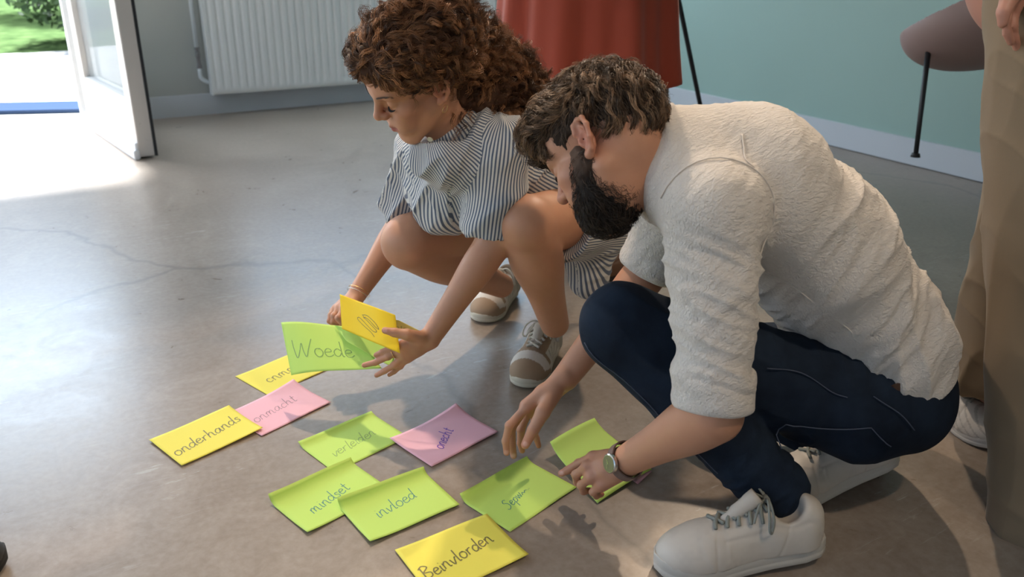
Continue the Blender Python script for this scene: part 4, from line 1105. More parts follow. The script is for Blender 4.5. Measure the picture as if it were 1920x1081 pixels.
# ---- man's hair and beard
def grow(H, prs, roots, dirf, n, seg, length, lift, curl, lam, seed, clump=30.0, jit=.35, gravity=0.0, r_off=.0):
    "strands growing over a surface field prs, all in world space"
    r = np.random.default_rng(seed); P = np.array(roots, float); N_ = len(P); pts = [P.copy()]; D = None
    Ls = length * (.65 + .6 * r.random(N_)); ph = 5 * noise(P * clump) + .5 * r.random(N_); jd = r.normal(size=(N_, 3)) * jit * .3
    cl = noise(P * clump * .7 + 50)[:, None] * np.array([1, 0, 0]) + noise(P * clump * .7 + 90)[:, None] * np.array([0, 1, 0]) + noise(P * clump * .7 + 20)[:, None] * np.array([0, 0, 1])
    Q = P.copy()
    for k in range(1, seg):
        s = k / (seg - 1); d_, G = grad(prs, Q); Nn = G / (np.linalg.norm(G, axis=1, keepdims=True) + 1e-6)
        T = dirf(Q) + jd + cl * jit * 1.6; T = T - Nn * (T * Nn).sum(1, keepdims=True); T /= np.linalg.norm(T, axis=1, keepdims=True) + 1e-6
        target = lift * np.sin(min(s * 1.7, 1.0) * PI / 2) * (1 + .5 * cl[:, :1])[:, 0]
        Q = Q + T * (Ls / (seg - 1))[:, None]; d_, G = grad(prs, Q); Nn = G / (np.linalg.norm(G, axis=1, keepdims=True) + 1e-6)
        Q = Q - Nn * (d_ - target)[:, None] * .8
        a = 2 * PI * (s * Ls / lam) + ph; B = np.cross(T, Nn); amp = curl * min(1, s * 2.5)
        pts.append(Q + Nn * (np.cos(a) * amp)[:, None] + B * (np.sin(a) * amp)[:, None])
    return np.stack(pts, 1)
def tints(n, cols, seed, var=.25):
    r = np.random.default_rng(seed); c = np.array(cols)[r.integers(0, len(cols), n)]; return c * (1 + var * r.normal(size=(n, 1))).clip(.4, 1.9)
def locks(name, seeds, per, seg, length, lift, curl, lam, seed, spread, rad, cols, dirf, parent, prs):
    r = np.random.default_rng(seed); g = grow(None, prs, seeds, dirf, 0, seg, length, lift, curl, lam, seed, 25, .9)
    n = len(g); G = np.repeat(g, per, axis=0); T = np.gradient(G, axis=1); T /= np.linalg.norm(T, axis=2, keepdims=True) + 1e-9
    off = r.normal(size=(n * per, 1, 3)) * spread; off2 = r.normal(size=(n * per, 1, 3)) * spread * 1.4; s = np.linspace(0, 1, seg)[None, :, None]
    fr = np.sin(s * PI * 2 * 2.2 + r.random((n * per, 1, 1)) * 6) * r.normal(size=(n * per, 1, 3)) * spread * .5
    sh = (r.random((n * per, 1, 1)) - .5) * .10
    G = G + off * (1 - s) + off2 * s + fr + T * sh * .06
    c = np.repeat(tints(n, cols, seed + 1, .22), per, axis=0) * (1 + .18 * r.normal(size=(n * per, 1))).clip(.5, 1.6)
    return strands(name, G, rad, M_hair, parent, c)
def sample_surface(prs, H, n, cond, seed, R=(.085, .105, .10), c=(0, -.012, .045)):
    r = np.random.default_rng(seed); out = []
    while sum(map(len, out)) < n:
        d = r.normal(size=(n * 2, 3)); d /= np.linalg.norm(d, axis=1)[:, None]; q = np.array(c) + d * np.array(R); q = q[cond(q)]
        if len(q): out.append(q)
    q = np.concatenate(out)[:n]; W = H.O + (q @ H.M.T) * H.s; return project(prs, W, 0.0, 4).astype(float)
hm = [p for p in head_prims(HM)[:4]]
# base mass of the hair
capm = [ell(HM.p(0, -.010, .054), [.082, .101, .090], HM.M, 0), ell(HM.p(0, .048, .094), [.068, .052, .034], HM.M, .03), ell(HM.p(0, .078, .092), [.056, .030, .026], HM.M, .02),
        ell(HM.p(0, -.065, .035), [.069, .058, .068], HM.M, .03)]
def P_(H, x, y, z, nx, ny, nz, k=.008): return plane(H.p(x, y, z), H.d(nx, ny, nz), k)
mcut = comp([lambda P: (P - F32(HM.p(0, .030, .055))) @ F32(HM.d(0, .75, -.75)) * -1])
# remove the face side and everything under the hairline
capm.append(ell(HM.p(0, .10, -.02), [.12, .085, .088], HM.M, .008, 's'))
capm.append(plane(HM.p(0, -.05, -.030), HM.d(0, .32, -1), .01))
capm.append(ell(HM.p(.075, .012, -.012), [.03, .034, .042], HM.M, .006, 's')); capm.append(ell(HM.p(-.075, .012, -.012), [.03, .034, .042], HM.M, .006, 's'))
def hdisp(sc_, amp): return lambda V, Nn: amp * noise(V * sc_) + amp * .6 * noise(V * sc_ * 2.7)
lo, hi = bounds([HM.p(x, y, z) for x in (-.1, .1) for y in (-.13, .13) for z in (-.08, .16)], .01)
M_hb = tintmat('hair_base', .75, spec=.2)
flatc = lambda c: (lambda V, Nn: np.tile(np.array(c, float), (len(V), 1)))
ho = sdf_object('hair', capm, .003 * RES, lo, hi, M_hb, man, hdisp(70, .002), flatc((.030, .019, .013)))
def mdir(P):
    q = HM.loc(P); top = np.clip((q[:, 2] - .03) / .05, 0, 1); fr = np.clip((q[:, 1] + .05) / .06, 0, 1)
    dl = np.zeros_like(q)
    dl[:, 1] = (fr * 1.0 - (1 - fr) * .15) * (.25 + .75 * top); dl[:, 2] = -(1 - top) * .8 - (1 - fr) * .6 - .5 * np.clip((q[:, 1] - .06) / .03, 0, 1)
    dl[:, 0] = -.35 * top * fr
    return dl @ HM.M.T
cnd = lambda q: (q[:, 2] > np.where(q[:, 1] > .02, .058 + .2 * (q[:, 1] - .02), np.where(q[:, 1] > -.03, .035, -.028 + .2 * (q[:, 1] + .1)))) & (q[:, 1] < .088)
rt = sample_surface(capm, HM, 3600, cnd, 11)
ql = HM.loc(rt); topm = ql[:, 2] > .075
Q1 = grow(HM, capm, rt[topm], mdir, 0, 12, .060, .010, .0045, .050, 3, 34, .55)
Q2 = grow(HM, capm, rt[~topm], mdir, 0, 8, .034, .0055, .0018, .05, 4, 34, .35)
sd_ = sample_surface(capm, HM, 420, lambda q: cnd(q) & ((q[:, 2] > .06) | (q[:, 1] < -.05)), 12)
locks('hair_strands', sd_, 16, 12, .065, .012, .0050, .052, 13, .0026, .0005, [(.20, .115, .062), (.11, .062, .034), (.31, .19, .11), (.06, .036, .021)], mdir, ho, capm)
strands('hair_strands', Q1, .0005, M_hair, ho, tints(len(Q1), [(.15, .088, .048), (.085, .050, .028), (.23, .14, .08), (.05, .03, .018)], 5))
strands('hair_strands', Q2, .00045, M_hair, ho, tints(len(Q2), [(.10, .065, .043), (.055, .036, .025), (.15, .10, .068)], 6))
# beard
bd = [ell(HM.p(0, .040, -.070), [.061, .055, .043], HM.M, 0), ell(HM.p(0, .064, -.088), [.046, .035, .033], HM.M, .03)] + [q_ for s_ in (-1, 1) for q_ in (cap(HM.p(s_ * .0545, .022, .002), HM.p(s_ * .050, .030, -.03), .0162, .0225, .01), cap(HM.p(s_ * .060, .020, -.03), HM.p(s_ * .046, .050, -.070), .018, .024, .02))] + [
      cap(HM.p(-.026, .085, -.040), HM.p(.026, .085, -.040), .010, .010, .01)]
bd.append(ell(HM.p(0, .100, -.010), [.050, .035, .027], HM.M, .006, 's')); bd.append(ell(HM.p(-.045, .085, -.008), [.032, .045, .030], HM.M, .012, 's')); bd.append(ell(HM.p(.045, .085, -.008), [.032, .045, .030], HM.M, .012, 's'))
bd.append(cap(HM.p(0, -.035, -.05), mj['neck'] + (HM.p(0, 0, 0) - mj['neck']) * .3, .05, .05, .012, 's'))
bd.append(cap(HM.p(-.02, .115, -.0555), HM.p(.02, .115, -.0555), .0135, .0135, .006, 's'))
lo, hi = bounds([HM.p(x, y, z) for x in (-.09, .09) for y in (-.04, .12) for z in (-.16, 0)], .01)
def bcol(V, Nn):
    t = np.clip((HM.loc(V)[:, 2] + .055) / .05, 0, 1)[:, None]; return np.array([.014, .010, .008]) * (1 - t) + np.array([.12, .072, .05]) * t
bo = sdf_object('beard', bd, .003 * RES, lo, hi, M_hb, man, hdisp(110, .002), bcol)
rr_ = np.random.default_rng(31); q = rr_.random((16000, 3)) * [.15, .15, .16] + [-.075, -.03, -.165]
W = HM.O + (q @ HM.M.T) * HM.s; dd = evals(bd, F32(W)); W = W[np.abs(dd) < .006][:5600]; W = project(bd, W, 0).astype(float)
bdir = lambda P: np.tile(HM.d(0, .28, -1), (len(P), 1))
QB = grow(HM, bd, W, bdir, 0, 6, .020, .0065, .0016, .02, 8, 80, .8)
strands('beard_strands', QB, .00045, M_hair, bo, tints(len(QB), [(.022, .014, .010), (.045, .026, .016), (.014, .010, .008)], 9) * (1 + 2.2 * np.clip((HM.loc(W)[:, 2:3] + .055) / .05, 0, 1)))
# stubble down the sideburn
# eyebrow, lashes
def brow(H, q, par, col_, fem=False):
    r = np.random.default_rng(3); n = 150; t = r.random(n); x = q * (.013 + .036 * t); y = .0965 - .022 * t ** 1.6; z = .0375 + .006 * np.sin(t * PI * .8) + (r.random(n) - .5) * (.006 if not fem else .004)
    A = H.O + (np.c_[x, y, z] @ H.M.T) * H.s; T = H.M @ np.array([q * .9, -.3, .25]); A = project(sk if not fem else skw, A, .0006).astype(float)
    Q = np.stack([A + T * s_ * .008 + H.d(0, 1, 0) * .0012 * math.sin(s_ * PI) for s_ in np.linspace(0, 1, 4)], 1)
    strands('eyebrow', Q, .00032, M_hair, par, np.tile(col_, (n, 1)))
def lashes(H, q, par, col_):
    n = 40; t = np.linspace(-1, 1, n); x = q * .0315 + t * .0125; z = .0075 - .002 * (1 - t * t); y = .0745 + .0135 * np.sqrt(np.clip(1 - (t * .9) ** 2 * .8, 0, 1))
    A = H.O + (np.c_[x, y, z] @ H.M.T) * H.s
    Q = np.stack([A + H.M @ np.array([0, .7, -.45]) * s_ * .0075 + H.d(0, 0, 1) * .002 * s_ * s_ for s_ in np.linspace(0, 1, 4)], 1)
    strands('eyelashes', Q, .0004, M_hair, par, np.tile(col_, (n, 1)))
for q in (-1, 1): brow(HM, q, man, (.035, .022, .015)); lashes(HM, q, man, (.01, .008, .007))
# =================================================================== the woman
wom = thing('person', ground(1010, 690), 'woman with curly brown hair in a striped outfit crouching with notes in her hands', 'person')
HW = Frame(at(779, 150, 1.705), (-.60, .76, .22), (-.72, -.40, -.56), (-.33, -.5, .79), .95)
wj = dict(neck=at(862, 262, 1.86), ls=at(938, 272, 1.80), rs=at(792, 275, 1.99), le=at(926, 455, 1.88), lw=at(806, 634, 1.88),
          re=at(756, 420, 2.16), rw=at(664, 560, 2.09), lh=at(1118, 400, 2.20), rh=at(1010, 378, 2.36), lk=at(988, 420, 1.84), la=at(1040, 606, 2.10),
          rk=at(768, 452, 2.04), ra=at(940, 535, 2.47), ch=at(885, 300, 1.95), mid=at(970, 345, 2.09), pel=at(1060, 385, 2.27))
latw = nrm(wj['ls'] - wj['rs'])
skw = head_prims(HW, True)
skw += [cap(HW.p(0, -.030, -.03), wj['neck'], .046, .052, .03), cap(HW.p(0, .01, -.06), wj['neck'], .038, .048, .03)]
skw += [cap(wj['neck'], wj['ls'], .034, .043, .03), cap(wj['neck'], wj['rs'], .034, .043, .03), cap(wj['neck'], wj['ch'], .046, .08, .03), cap(wj['ch'], wj['mid'], .09, .09, .05), cap(wj['mid'], wj['pel'], .09, .11, .05)]
skw += limb([wj['ls'], wj['le']], [.043, .038]) + [cap(wj['le'], wj['lw'], .039, .0235, .012, bulge=(.25, .004, .25))]
skw += limb([wj['rs'], wj['re']], [.042, .036]) + [cap(wj['re'], wj['rw'], .038, .0225, .012, bulge=(.25, .004, .25))]
skw += [cap(wj['pel'], wj['lh'], .10, .09, .03), cap(wj['lh'], wj['lk'], .092, .062, .03), ell(wj['lk'] + nrm(wj['lk'] - wj['lh']) * .008 + Z * .006, [.056, .056, .056], None, .02),
        cap(wj['lk'], wj['la'], .059, .036, .008, bulge=(.34, .011, .22))]
skw += [cap(wj['pel'], wj['rh'], .10, .09, .03), cap(wj['rh'], wj['rk'], .092, .066, .03), ell(wj['rk'] + nrm(wj['rk'] - wj['rh']) * .008, [.058, .058, .058], None, .02),
        cap(wj['rk'] - Z * .01, wj['ra'], .060, .036, .008, bulge=(.32, .011, .22))]
# left hand: palm up under the papers, thumb on top
a_kn = [at(757, 645, 1.862), at(754, 655, 1.866), at(757, 664, 1.872), at(765, 670, 1.880)]
a_fi = [[at(733, 652, 1.868), at(716, 660, 1.873), at(705, 665, 1.878)],
        [at(727, 668, 1.872), at(704, 679, 1.878), at(683, 684, 1.884)],
        [at(739, 684, 1.876), at(721, 695, 1.880), at(706, 703, 1.885)],
        [at(751, 686, 1.884), at(739, 696, 1.890), at(730, 702, 1.895)]]
a_th = [at(788, 632, 1.858), at(763, 627, 1.838), at(740, 623, 1.834), at(722, 619, 1.832)]
skw += hand_prims(wj['lw'], a_kn, a_fi, a_th, rk=.0095, th=.0115, fr=(.0082, .0075, .0068, .0058))
# right hand: fingers curled round the left edge of the papers
b_kn = [at(646, 578, 2.05), at(638, 576, 2.065), at(631, 578, 2.08), at(627, 583, 2.095)]
b_fi = [[at(634, 596, 2.03), at(642, 607, 2.03), at(652, 608, 2.035)],
        [at(626, 592, 2.05), at(625, 604, 2.045), at(636, 608, 2.045)],
        [at(621, 590, 2.07), at(618, 601, 2.065), at(626, 606, 2.06)],
        [at(620, 592, 2.09), at(617, 602, 2.085), at(622, 606, 2.08)]]
b_th = [at(660, 572, 2.055), at(662, 584, 2.02), at(656, 597, 2.00), at(650, 607, 1.995)]
skw += hand_prims(wj['rw'], b_kn, b_fi, b_th, rk=.0095, th=.0112, fr=(.0082, .0075, .0068, .0058))
tips = [(f[-1], .016, .5) for f in a_fi + b_fi] + [(a_th[-1], .018, .5), (wj['lk'] + Z * .04, .04, .10)]
allp = list(wj.values()) + [HW.p(0, .12, 0), HW.p(0, -.12, 0), HW.p(0, 0, .15)] + [p for f in a_fi + b_fi for p in f]
lo, hi = bounds(allp, .12); lo[2] = max(lo[2], .0)
sdf_object('body', skw, .0034 * RES, lo, hi, M_skinw, wom, None, face_tint(HW, (.58, .295, .175), (.58, .20, .13), tips, lips=(.42, .13, .13), nails=[(q_ + nrm(_C - q_) * .007, .005) for q_ in (a_th[-1], b_fi[0][-1])]))
for q in (-1, 1): brow(HW, q, wom, (.10, .055, .035), True); lashes(HW, q, wom, (.012, .009, .008))

# striped shirt
cL = at(922, 412, 1.862); uL = nrm(cL - wj['ls']); cR = at(768, 380, 2.12); uR = nrm(cR - wj['rs'])
ws = [cap(wj['neck'] + (wj['ch'] - wj['neck']) * .3, wj['ch'], .075, .112, 0, flat=(latw, 1.22)), cap(wj['ch'], wj['mid'], .115, .125, .06, flat=(latw, 1.20)), cap(wj['mid'], wj['pel'], .125, .13, .06, flat=(latw, 1.2)),
      cap(wj['ch'], at(842, 368, 1.99), .105, .082, .09),
      cap(wj['neck'] + latw * .02, wj['ls'], .056, .058, .04), cap(wj['neck'] - latw * .02, wj['rs'], .056, .058, .04),
      cap(wj['ls'], cL, .062, .072, .025), cap(wj['rs'], cR, .060, .070, .025)]
ws.append(cap(cL + uL * .018, cL + uL * .2, .064, .085, .003, 's')); ws.append(cap(cR + uR * .018, cR + uR * .2, .062, .085, .003, 's'))
ndw = nrm(HW.p(0, -.02, -.03) - wj['neck'])
ws.append(cap(wj['neck'] - ndw * .02, wj['neck'] + ndw * .075, .080, .062, .035)); ws.append(ell(at(835, 290, 1.80), [.07, .06, .06], None, .05))
ws.append(comp([lambda P, p_=F32(wj['neck'] + ndw * .055), n_=F32(ndw): -((P - p_) @ n_), lambda P, p_=F32(wj['neck'] + ndw * .09): np.sqrt(((P - p_) ** 2).sum(1)) - .09], 's', .003))
ws.append(cap(wj['neck'] + ndw * .045, wj['neck'] + ndw * .2, .050, .06, .006, 's'))
ws.append(plane(wj['pel'] - (wj['mid'] - wj['pel']) * .1, -nrm(wj['mid'] - wj['pel']), .01))
# skirt part over the hips and the near thigh
tl_ = nrm(wj['lh'] - wj['lk'])
wk = [ell(wj['pel'] + np.array([.02, .0, -.01]), [.15, .16, .14], None, 0), cap(wj['lh'], wj['lk'] + tl_ * .10, .112, .100, .04), cap(wj['rh'], wj['rk'] + nrm(wj['rh'] - wj['rk']) * .22, .108, .104, .04),
      cap(at(1100, 430, 2.17), at(1105, 520, 2.22), .07, .055, .04)]
wk.append(cap(wj['lk'] + tl_ * .075, wj['lk'] - tl_ * .3, .115, .14, .003, 's'))
trr = nrm(wj['rh'] - wj['rk']); wk.append(cap(wj['rk'] + trr * .20, wj['rk'] - trr * .2, .13, .14, .003, 's'))
def bones_uv(bones, r0):
    "per-face planar unrolling about the nearest bone, so stripes run along it"
    B = []
    for a, b, ref in bones:
        a = np.array(a, float); b = np.array(b, float); d = nrm(b - a); x = nrm(ref - d * (np.array(ref) @ d)); B.append((a, b, d, x, np.cross(d, x), np.linalg.norm(b - a)))
    def f(V, Fq, Nn):
        C = V[Fq].mean(1); D = []
        for a, b, d, x, y, l_ in B:
            t = np.clip((C - a) @ d, 0, l_); D.append(np.linalg.norm(C - a - t[:, None] * d, axis=1))
        D = np.array(D) / np.array(r0)[:, None]; reg = D.argmin(0); uv = np.zeros((len(Fq), Fq.shape[1], 2))
        for i, (a, b, d, x, y, l_) in enumerate(B):
            m = reg == i
            if not m.any(): continue
            P = V[Fq[m]] - a; ang = np.arctan2(P @ y, P @ x); ca = ang[:, :1]; ang = ca + (ang - ca + PI) % (2 * PI) - PI
            uv[m, :, 0] = ang * r0[i]; uv[m, :, 1] = P @ d
        return uv
    return f
def wdisp(V, Nn):
    a = (V - wj['ls']) @ uL; dist = np.linalg.norm(V - (wj['ls'] + np.outer(a, uL)), axis=1); sl = (dist < .1) * np.clip(a / .05, 0, 1)
    d = sl * .010 * (ridge(noise(np.c_[a * 20 + V[:, 0] * 16, V[:, 0] * 5, V[:, 2] * 8]), 2.5) - .35)
    q = V @ nrm(_R); u = V @ nrm(_U); tor = (1 - sl)
    d += tor * .015 * (ridge(noise(np.c_[(q - u * .7) * 17, (u + q) * 4, V[:, 1] * 6]), 2.5) - .35)
    d += tor * .007 * (ridge(noise(np.c_[(q * 1.2 + u * .5) * 30, u * 7, V[:, 1] * 9]), 2) - .35)
    return d
fwdw = nrm(HW.M[:, 1] * [1, 1, 0])
spine = nrm(wj['pel'] - wj['ch'])
lo, hi = bounds([wj[k_] for k_ in ('neck', 'ls', 'rs', 'mid', 'pel', 'ch')] + [cL, cR], .17)
wso = sdf_object('shirt', ws, .0036 * RES, lo, hi, M_stripe, wom, wdisp, uvf=bones_uv([(wj['neck'], wj['pel'], -fwdw), (wj['ls'], cL + uL * .05, (1, .5, 0)), (wj['rs'], cR + uR * .05, (1, .5, 0))], [.13, .068, .068]))
lo, hi = bounds([wj['pel'], wj['lh'], wj['rh'], wj['lk'], wj['rk'], at(1105, 520, 2.22)], .17); lo[2] = max(lo[2], .1)
def kdisp(V, Nn): return .006 * (ridge(noise(np.c_[V[:, 0] * 8, V[:, 1] * 8, V[:, 2] * 26]), 2) - .4)
wko = sdf_object('skirt', wk, .004 * RES, lo, hi, M_stripe, wom, kdisp, uvf=bones_uv([(wj['lh'] + Z * .0, wj['lk'], (0, 0, 1)), (wj['rh'], wj['rk'], (0, 0, 1))], [.11, .11]))
# collar, placket, buttons
mb = MB(); x1 = nrm(np.cross(ndw, latw)); n1_ = 40; cc_ = wj['neck'] + ndw * .050
for i in range(n1_ + 1):
    t = 2 * PI * i / n1_; o_ = latw * math.cos(t) + x1 * math.sin(t)
    for rr2, z_ in ((.054, -.008), (.053, .014), (.056, .020), (.062, .012), (.073, -.018), (.070, -.022)): mb.v.append(cc_ + o_ * rr2 + ndw * z_)
for i in range(n1_):
    for j in range(5): mb.f.append([i * 6 + j, (i + 1) * 6 + j, (i + 1) * 6 + j + 1, i * 6 + j + 1])
co_ = mb.build('collar', M_stripe, wso, smooth=True); uv = co_.data.uv_layers.new(name='UVMap'); vs = np.array([v.co[:] for v in co_.data.vertices]); li = np.zeros(len(co_.data.loops), np.int32); co_.data.loops.foreach_get('vertex_index', li)
uv.data.foreach_set('uv', np.c_[(li // 6) * 2 * PI / 40 * .06, (li % 6) * .01].astype(np.float32).ravel())
M_but = pmat('cream_button', (.72, .66, .48), .35)
for (x, y) in ((815, 243), (824, 268), (836, 300)):
    p = project(ws, [at(x, y, 1.76)], .004)[0].astype(float); _, g_ = grad(ws, [p]); g_ = nrm(g_[0])
    MB().tube([p - g_ * .001, p + g_ * .001, p + g_ * .002], [.0062, .0062, .0048], 18).build('button', M_but, wso)

# hair: mass of the curls, then curly strands over it
capw = [ell(HW.p(0, -.020, .060), [.084, .106, .092], HW.M, 0), ell(HW.p(0, .035, .098), [.068, .058, .044], HW.M, .03),
        ell(HW.p(0, -.10, .07), [.080, .070, .075], HW.M, .04), ell(at(868, 105, 1.84), [.085, .085, .08], None, .04),
        ell(at(922, 140, 1.90), [.085, .085, .062], None, .04), ell(at(962, 162, 1.93), [.065, .06, .045], None, .03), ell(at(885, 185, 1.84), [.075, .07, .06], None, .03), ell(at(850, 165, 1.79), [.05, .06, .06], None, .03)]
capw.append(ell(HW.p(0, .114, -.006), [.12, .090, .104], HW.M, .008, 's'))
capw.append(ell(HW.p(.072, .016, -.022), [.034, .034, .046], HW.M, .006, 's')); capw.append(ell(HW.p(-.072, .016, -.022), [.034, .034, .046], HW.M, .006, 's'))
capw.append(cap(HW.p(0, .0, -.09), wj['neck'], .058, .04, .01, 's'))
hp = [HW.p(x, y, z) for x in (-.1, .1) for y in (-.15, .12) for z in (-.08, .16)] + [at(985, 160, 1.93), at(900, 200, 1.84)]
lo, hi = bounds(hp, .06)
hw = sdf_object('hair', capw, .004 * RES, lo, hi, M_hb, wom, lambda V, Nn: .008 * noise(V * 38) + .006 * noise(V * 85), flatc((.06, .027, .014)))
tailp = at(1000, 165, 1.95); back = HW.d(0, -1, .05)
def wdir_(P):
    q = HW.loc(P); b = np.clip((-q[:, 1] - .06) / .06, 0, 1)[:, None]
    d = np.tile(back, (len(P), 1)) * (1 - b) + b * ((tailp - P) / (np.linalg.norm(tailp - P, axis=1, keepdims=True) + .03))
    side = np.clip(-(q[:, 2] - .05) / .05, 0, 1)[:, None] * (1 - b); return d + side * HW.d(0, -.2, .5) + np.array([0, 0, -.12]) * b
r = np.random.default_rng(17)
pool = lo + r.random((140000, 3)) * (hi - lo); dd = evals(capw, F32(pool)); pool = pool[np.abs(dd) < .010]
ql = HW.loc(pool); vis = ~((ql[:, 1] > .045) & (ql[:, 2] < .094)); pool = project(capw, pool[vis], -.002).astype(float)
# cluster the roots into locks
nl = 620; seeds = pool[r.choice(len(pool), nl)]
roots = np.repeat(seeds, 15, axis=0) + r.normal(size=(nl * 15, 3)) * .0022
WC = [(.20, .088, .040), (.125, .056, .027), (.31, .145, .065), (.08, .036, .018), (.42, .20, .09)]
locks('hair_strands', seeds[:430], 15, 18, .115, .012, .0055, .036, 21, .0022, .0005, WC, wdir_, hw, capw)
qf = HW.loc(pool); pf = pool[(qf[:, 1] > .005) & ((qf[:, 2] > .10) | (qf[:, 1] < .035)) & (qf[:, 2] > .03)]; pf = pf[r.choice(len(pf), 420)]
locks('hair_strands', pf, 14, 16, .080, .009, .0042, .044, 27, .0024, .00048, WC, wdir_, hw, capw)
locks('hair_strands', seeds[430:], 12, 18, .085, .024, .0090, .024, 22, .0028, .00042, WC, wdir_, hw, capw)
# loose ringlets in free air: at the nape end, beside the ear and in front of the shoulder
def ringlets(name, lines, per, spread, rad, curl, lam, seed):
    r = np.random.default_rng(seed); Qs = []; C = []
    for ln in lines:
        P = spline(np.array(ln), 8); P = P[np.linspace(0, len(P) - 1, 22).astype(int)]; T = np.gradient(P, axis=0); T /= np.linalg.norm(T, axis=1)[:, None]; A = np.cross(T, (.3, .5, .8)); A /= np.linalg.norm(A, axis=1)[:, None]; B = np.cross(T, A)
        Lr = np.r_[0, np.cumsum(np.linalg.norm(np.diff(P, axis=0), axis=1))]; ph0 = r.random() * 6; base = tints(1, WC, r.integers(999))[0]
        for k in range(per):
            s = np.linspace(0, 1, 22)[:, None]; ph = Lr[:, None] / lam * 2 * PI + ph0 + r.normal() * .35; am = curl * (.3 + s) * (1 + .25 * r.normal())
            Qs.append(P + (A * np.cos(ph) + B * np.sin(ph)) * am + r.normal(size=3) * spread + (r.normal(size=3) * spread * 2.0) * s); C.append(base * (1 + .2 * r.normal()))
    strands(name, np.array(Qs), rad, M_hair, hw, np.clip(np.array(C), .01, 1))
tl = []
for k in range(46):
    y0 = r.uniform(120, 205); x0 = r.uniform(925, 965); z_ = r.uniform(1.86, 1.96)
    tl.append([at(x0, y0, z_), at(x0 + 22, y0 + r.uniform(-6, 14), z_ + .01), at(min(x0 + r.uniform(30, 60), 1003), y0 + r.uniform(-15, 24), z_ + .02)])
for k in range(22):
    x0 = r.uniform(850, 945); z_ = r.uniform(1.77, 1.85); tl.append([at(x0, 195, z_ + .02), at(x0 + r.uniform(-6, 10), 215, z_), at(x0 + r.uniform(-10, 22), r.uniform(222, 246), z_ - .01)])
for k in range(26):
    x0 = r.uniform(835, 935); y0 = 60 + (x0 - 835) * .45 + r.uniform(-8, 8); z_ = r.uniform(1.78, 1.88); tl.append([at(x0 - 12, y0 + 10, z_), at(x0, y0 - 8, z_), at(x0 + 18, y0 - 2, z_ + .01), at(x0 + 30, y0 + 18, z_ + .01)])
ringlets('loose_curls', tl, 11, .0022, .00045, .006, .026, 5)
ringlets('loose_curls', [[at(846, 190, 1.75), at(850, 225, 1.735), at(856, 255, 1.735), at(848, 282, 1.74)], [at(858, 200, 1.76), at(868, 235, 1.75), at(866, 262, 1.745)], [at(950, 185, 1.86), at(942, 205, 1.80), at(955, 216, 1.79), at(972, 212, 1.80)]], 12, .0018, .0004, .007, .03, 6)
ringlets('loose_curls', [[at(778, 158, 1.665), at(776, 178, 1.65), at(780, 196, 1.65), at(783, 214, 1.66)]], 9, .0012, .00035, .003, .03, 8)
# scrunchie, earring, bracelets, ring
sc_c = at(836, 30, 1.83); M_scr = pmat('rust_scrunchie', (.30, .12, .055), .8)
mb = MB(); n_, m_ = 48, 10; s1 = nrm(_R * .5 + _U * .8); s2 = nrm(np.cross(s1, _R * .6 - _U * .5)); so_ = np.cross(s1, s2)
for i in range(n_):
    a = 2 * PI * i / n_; rt2 = .010 * (1 + .3 * math.sin(9 * a)); o_ = s1 * math.cos(a) + s2 * math.sin(a)
    for j in range(m_):
        t = 2 * PI * j / m_; mb.v.append(sc_c - _U * .008 + o_ * (.020 + rt2 * math.cos(t)) + so_ * rt2 * math.sin(t))
for i in range(n_):
    for j in range(m_): mb.f.append([i * m_ + j, ((i + 1) % n_) * m_ + j, ((i + 1) % n_) * m_ + (j + 1) % m_, i * m_ + (j + 1) % m_])
mb.build('scrunchie', M_scr, wom, smooth=True)
M_gold = pmat('gold', (.80, .55, .25), .25, 1.0); M_silver = pmat('silver', (.75, .74, .72), .2, 1.0)
ear = HW.p(-.0835, -.004, -.036)
MB().ring(ear - Z * .007, HW.d(0, 1, 0), Z, .0065, .0065, .0009, 24, 6).build('earring', M_gold, wom, smooth=True)
wa2 = nrm(wj['rw'] - wj['re']); x1 = nrm(np.cross(wa2, (0, 0, 1))); x2 = np.cross(wa2, x1)
for q_, mm in ((.016, M_silver), (.024, M_gold)):
    MB().ring(wj['rw'] - wa2 * q_ + Z * 0, nrm(x1 + wa2 * .12), x2, .0285, .0275, .0009, 36, 6).build('bracelet', mm, wom, smooth=True)
rp = (a_kn[1] * .4 + a_fi[1][0] * .6); rd = nrm(a_fi[1][0] - a_kn[1]); x1 = nrm(np.cross(rd, (0, 0, 1))); x2 = np.cross(rd, x1)
MB().ring(rp, x1, x2, .0098, .0098, .0012, 28, 6).build('finger_ring', M_gold, wom, smooth=True)
# sneakers
shoe(wom, ground(996, 705) + Z * .001, nrm(np.array([-.30, -.95, -.03])), (0, -.03, 1), .275, .104, 'tan')
shoe(wom, ground(918, 588) + Z * .001, nrm(np.array([-.35, -.93, -.05])), (0, -.05, 1), .275, .104, 'tan')
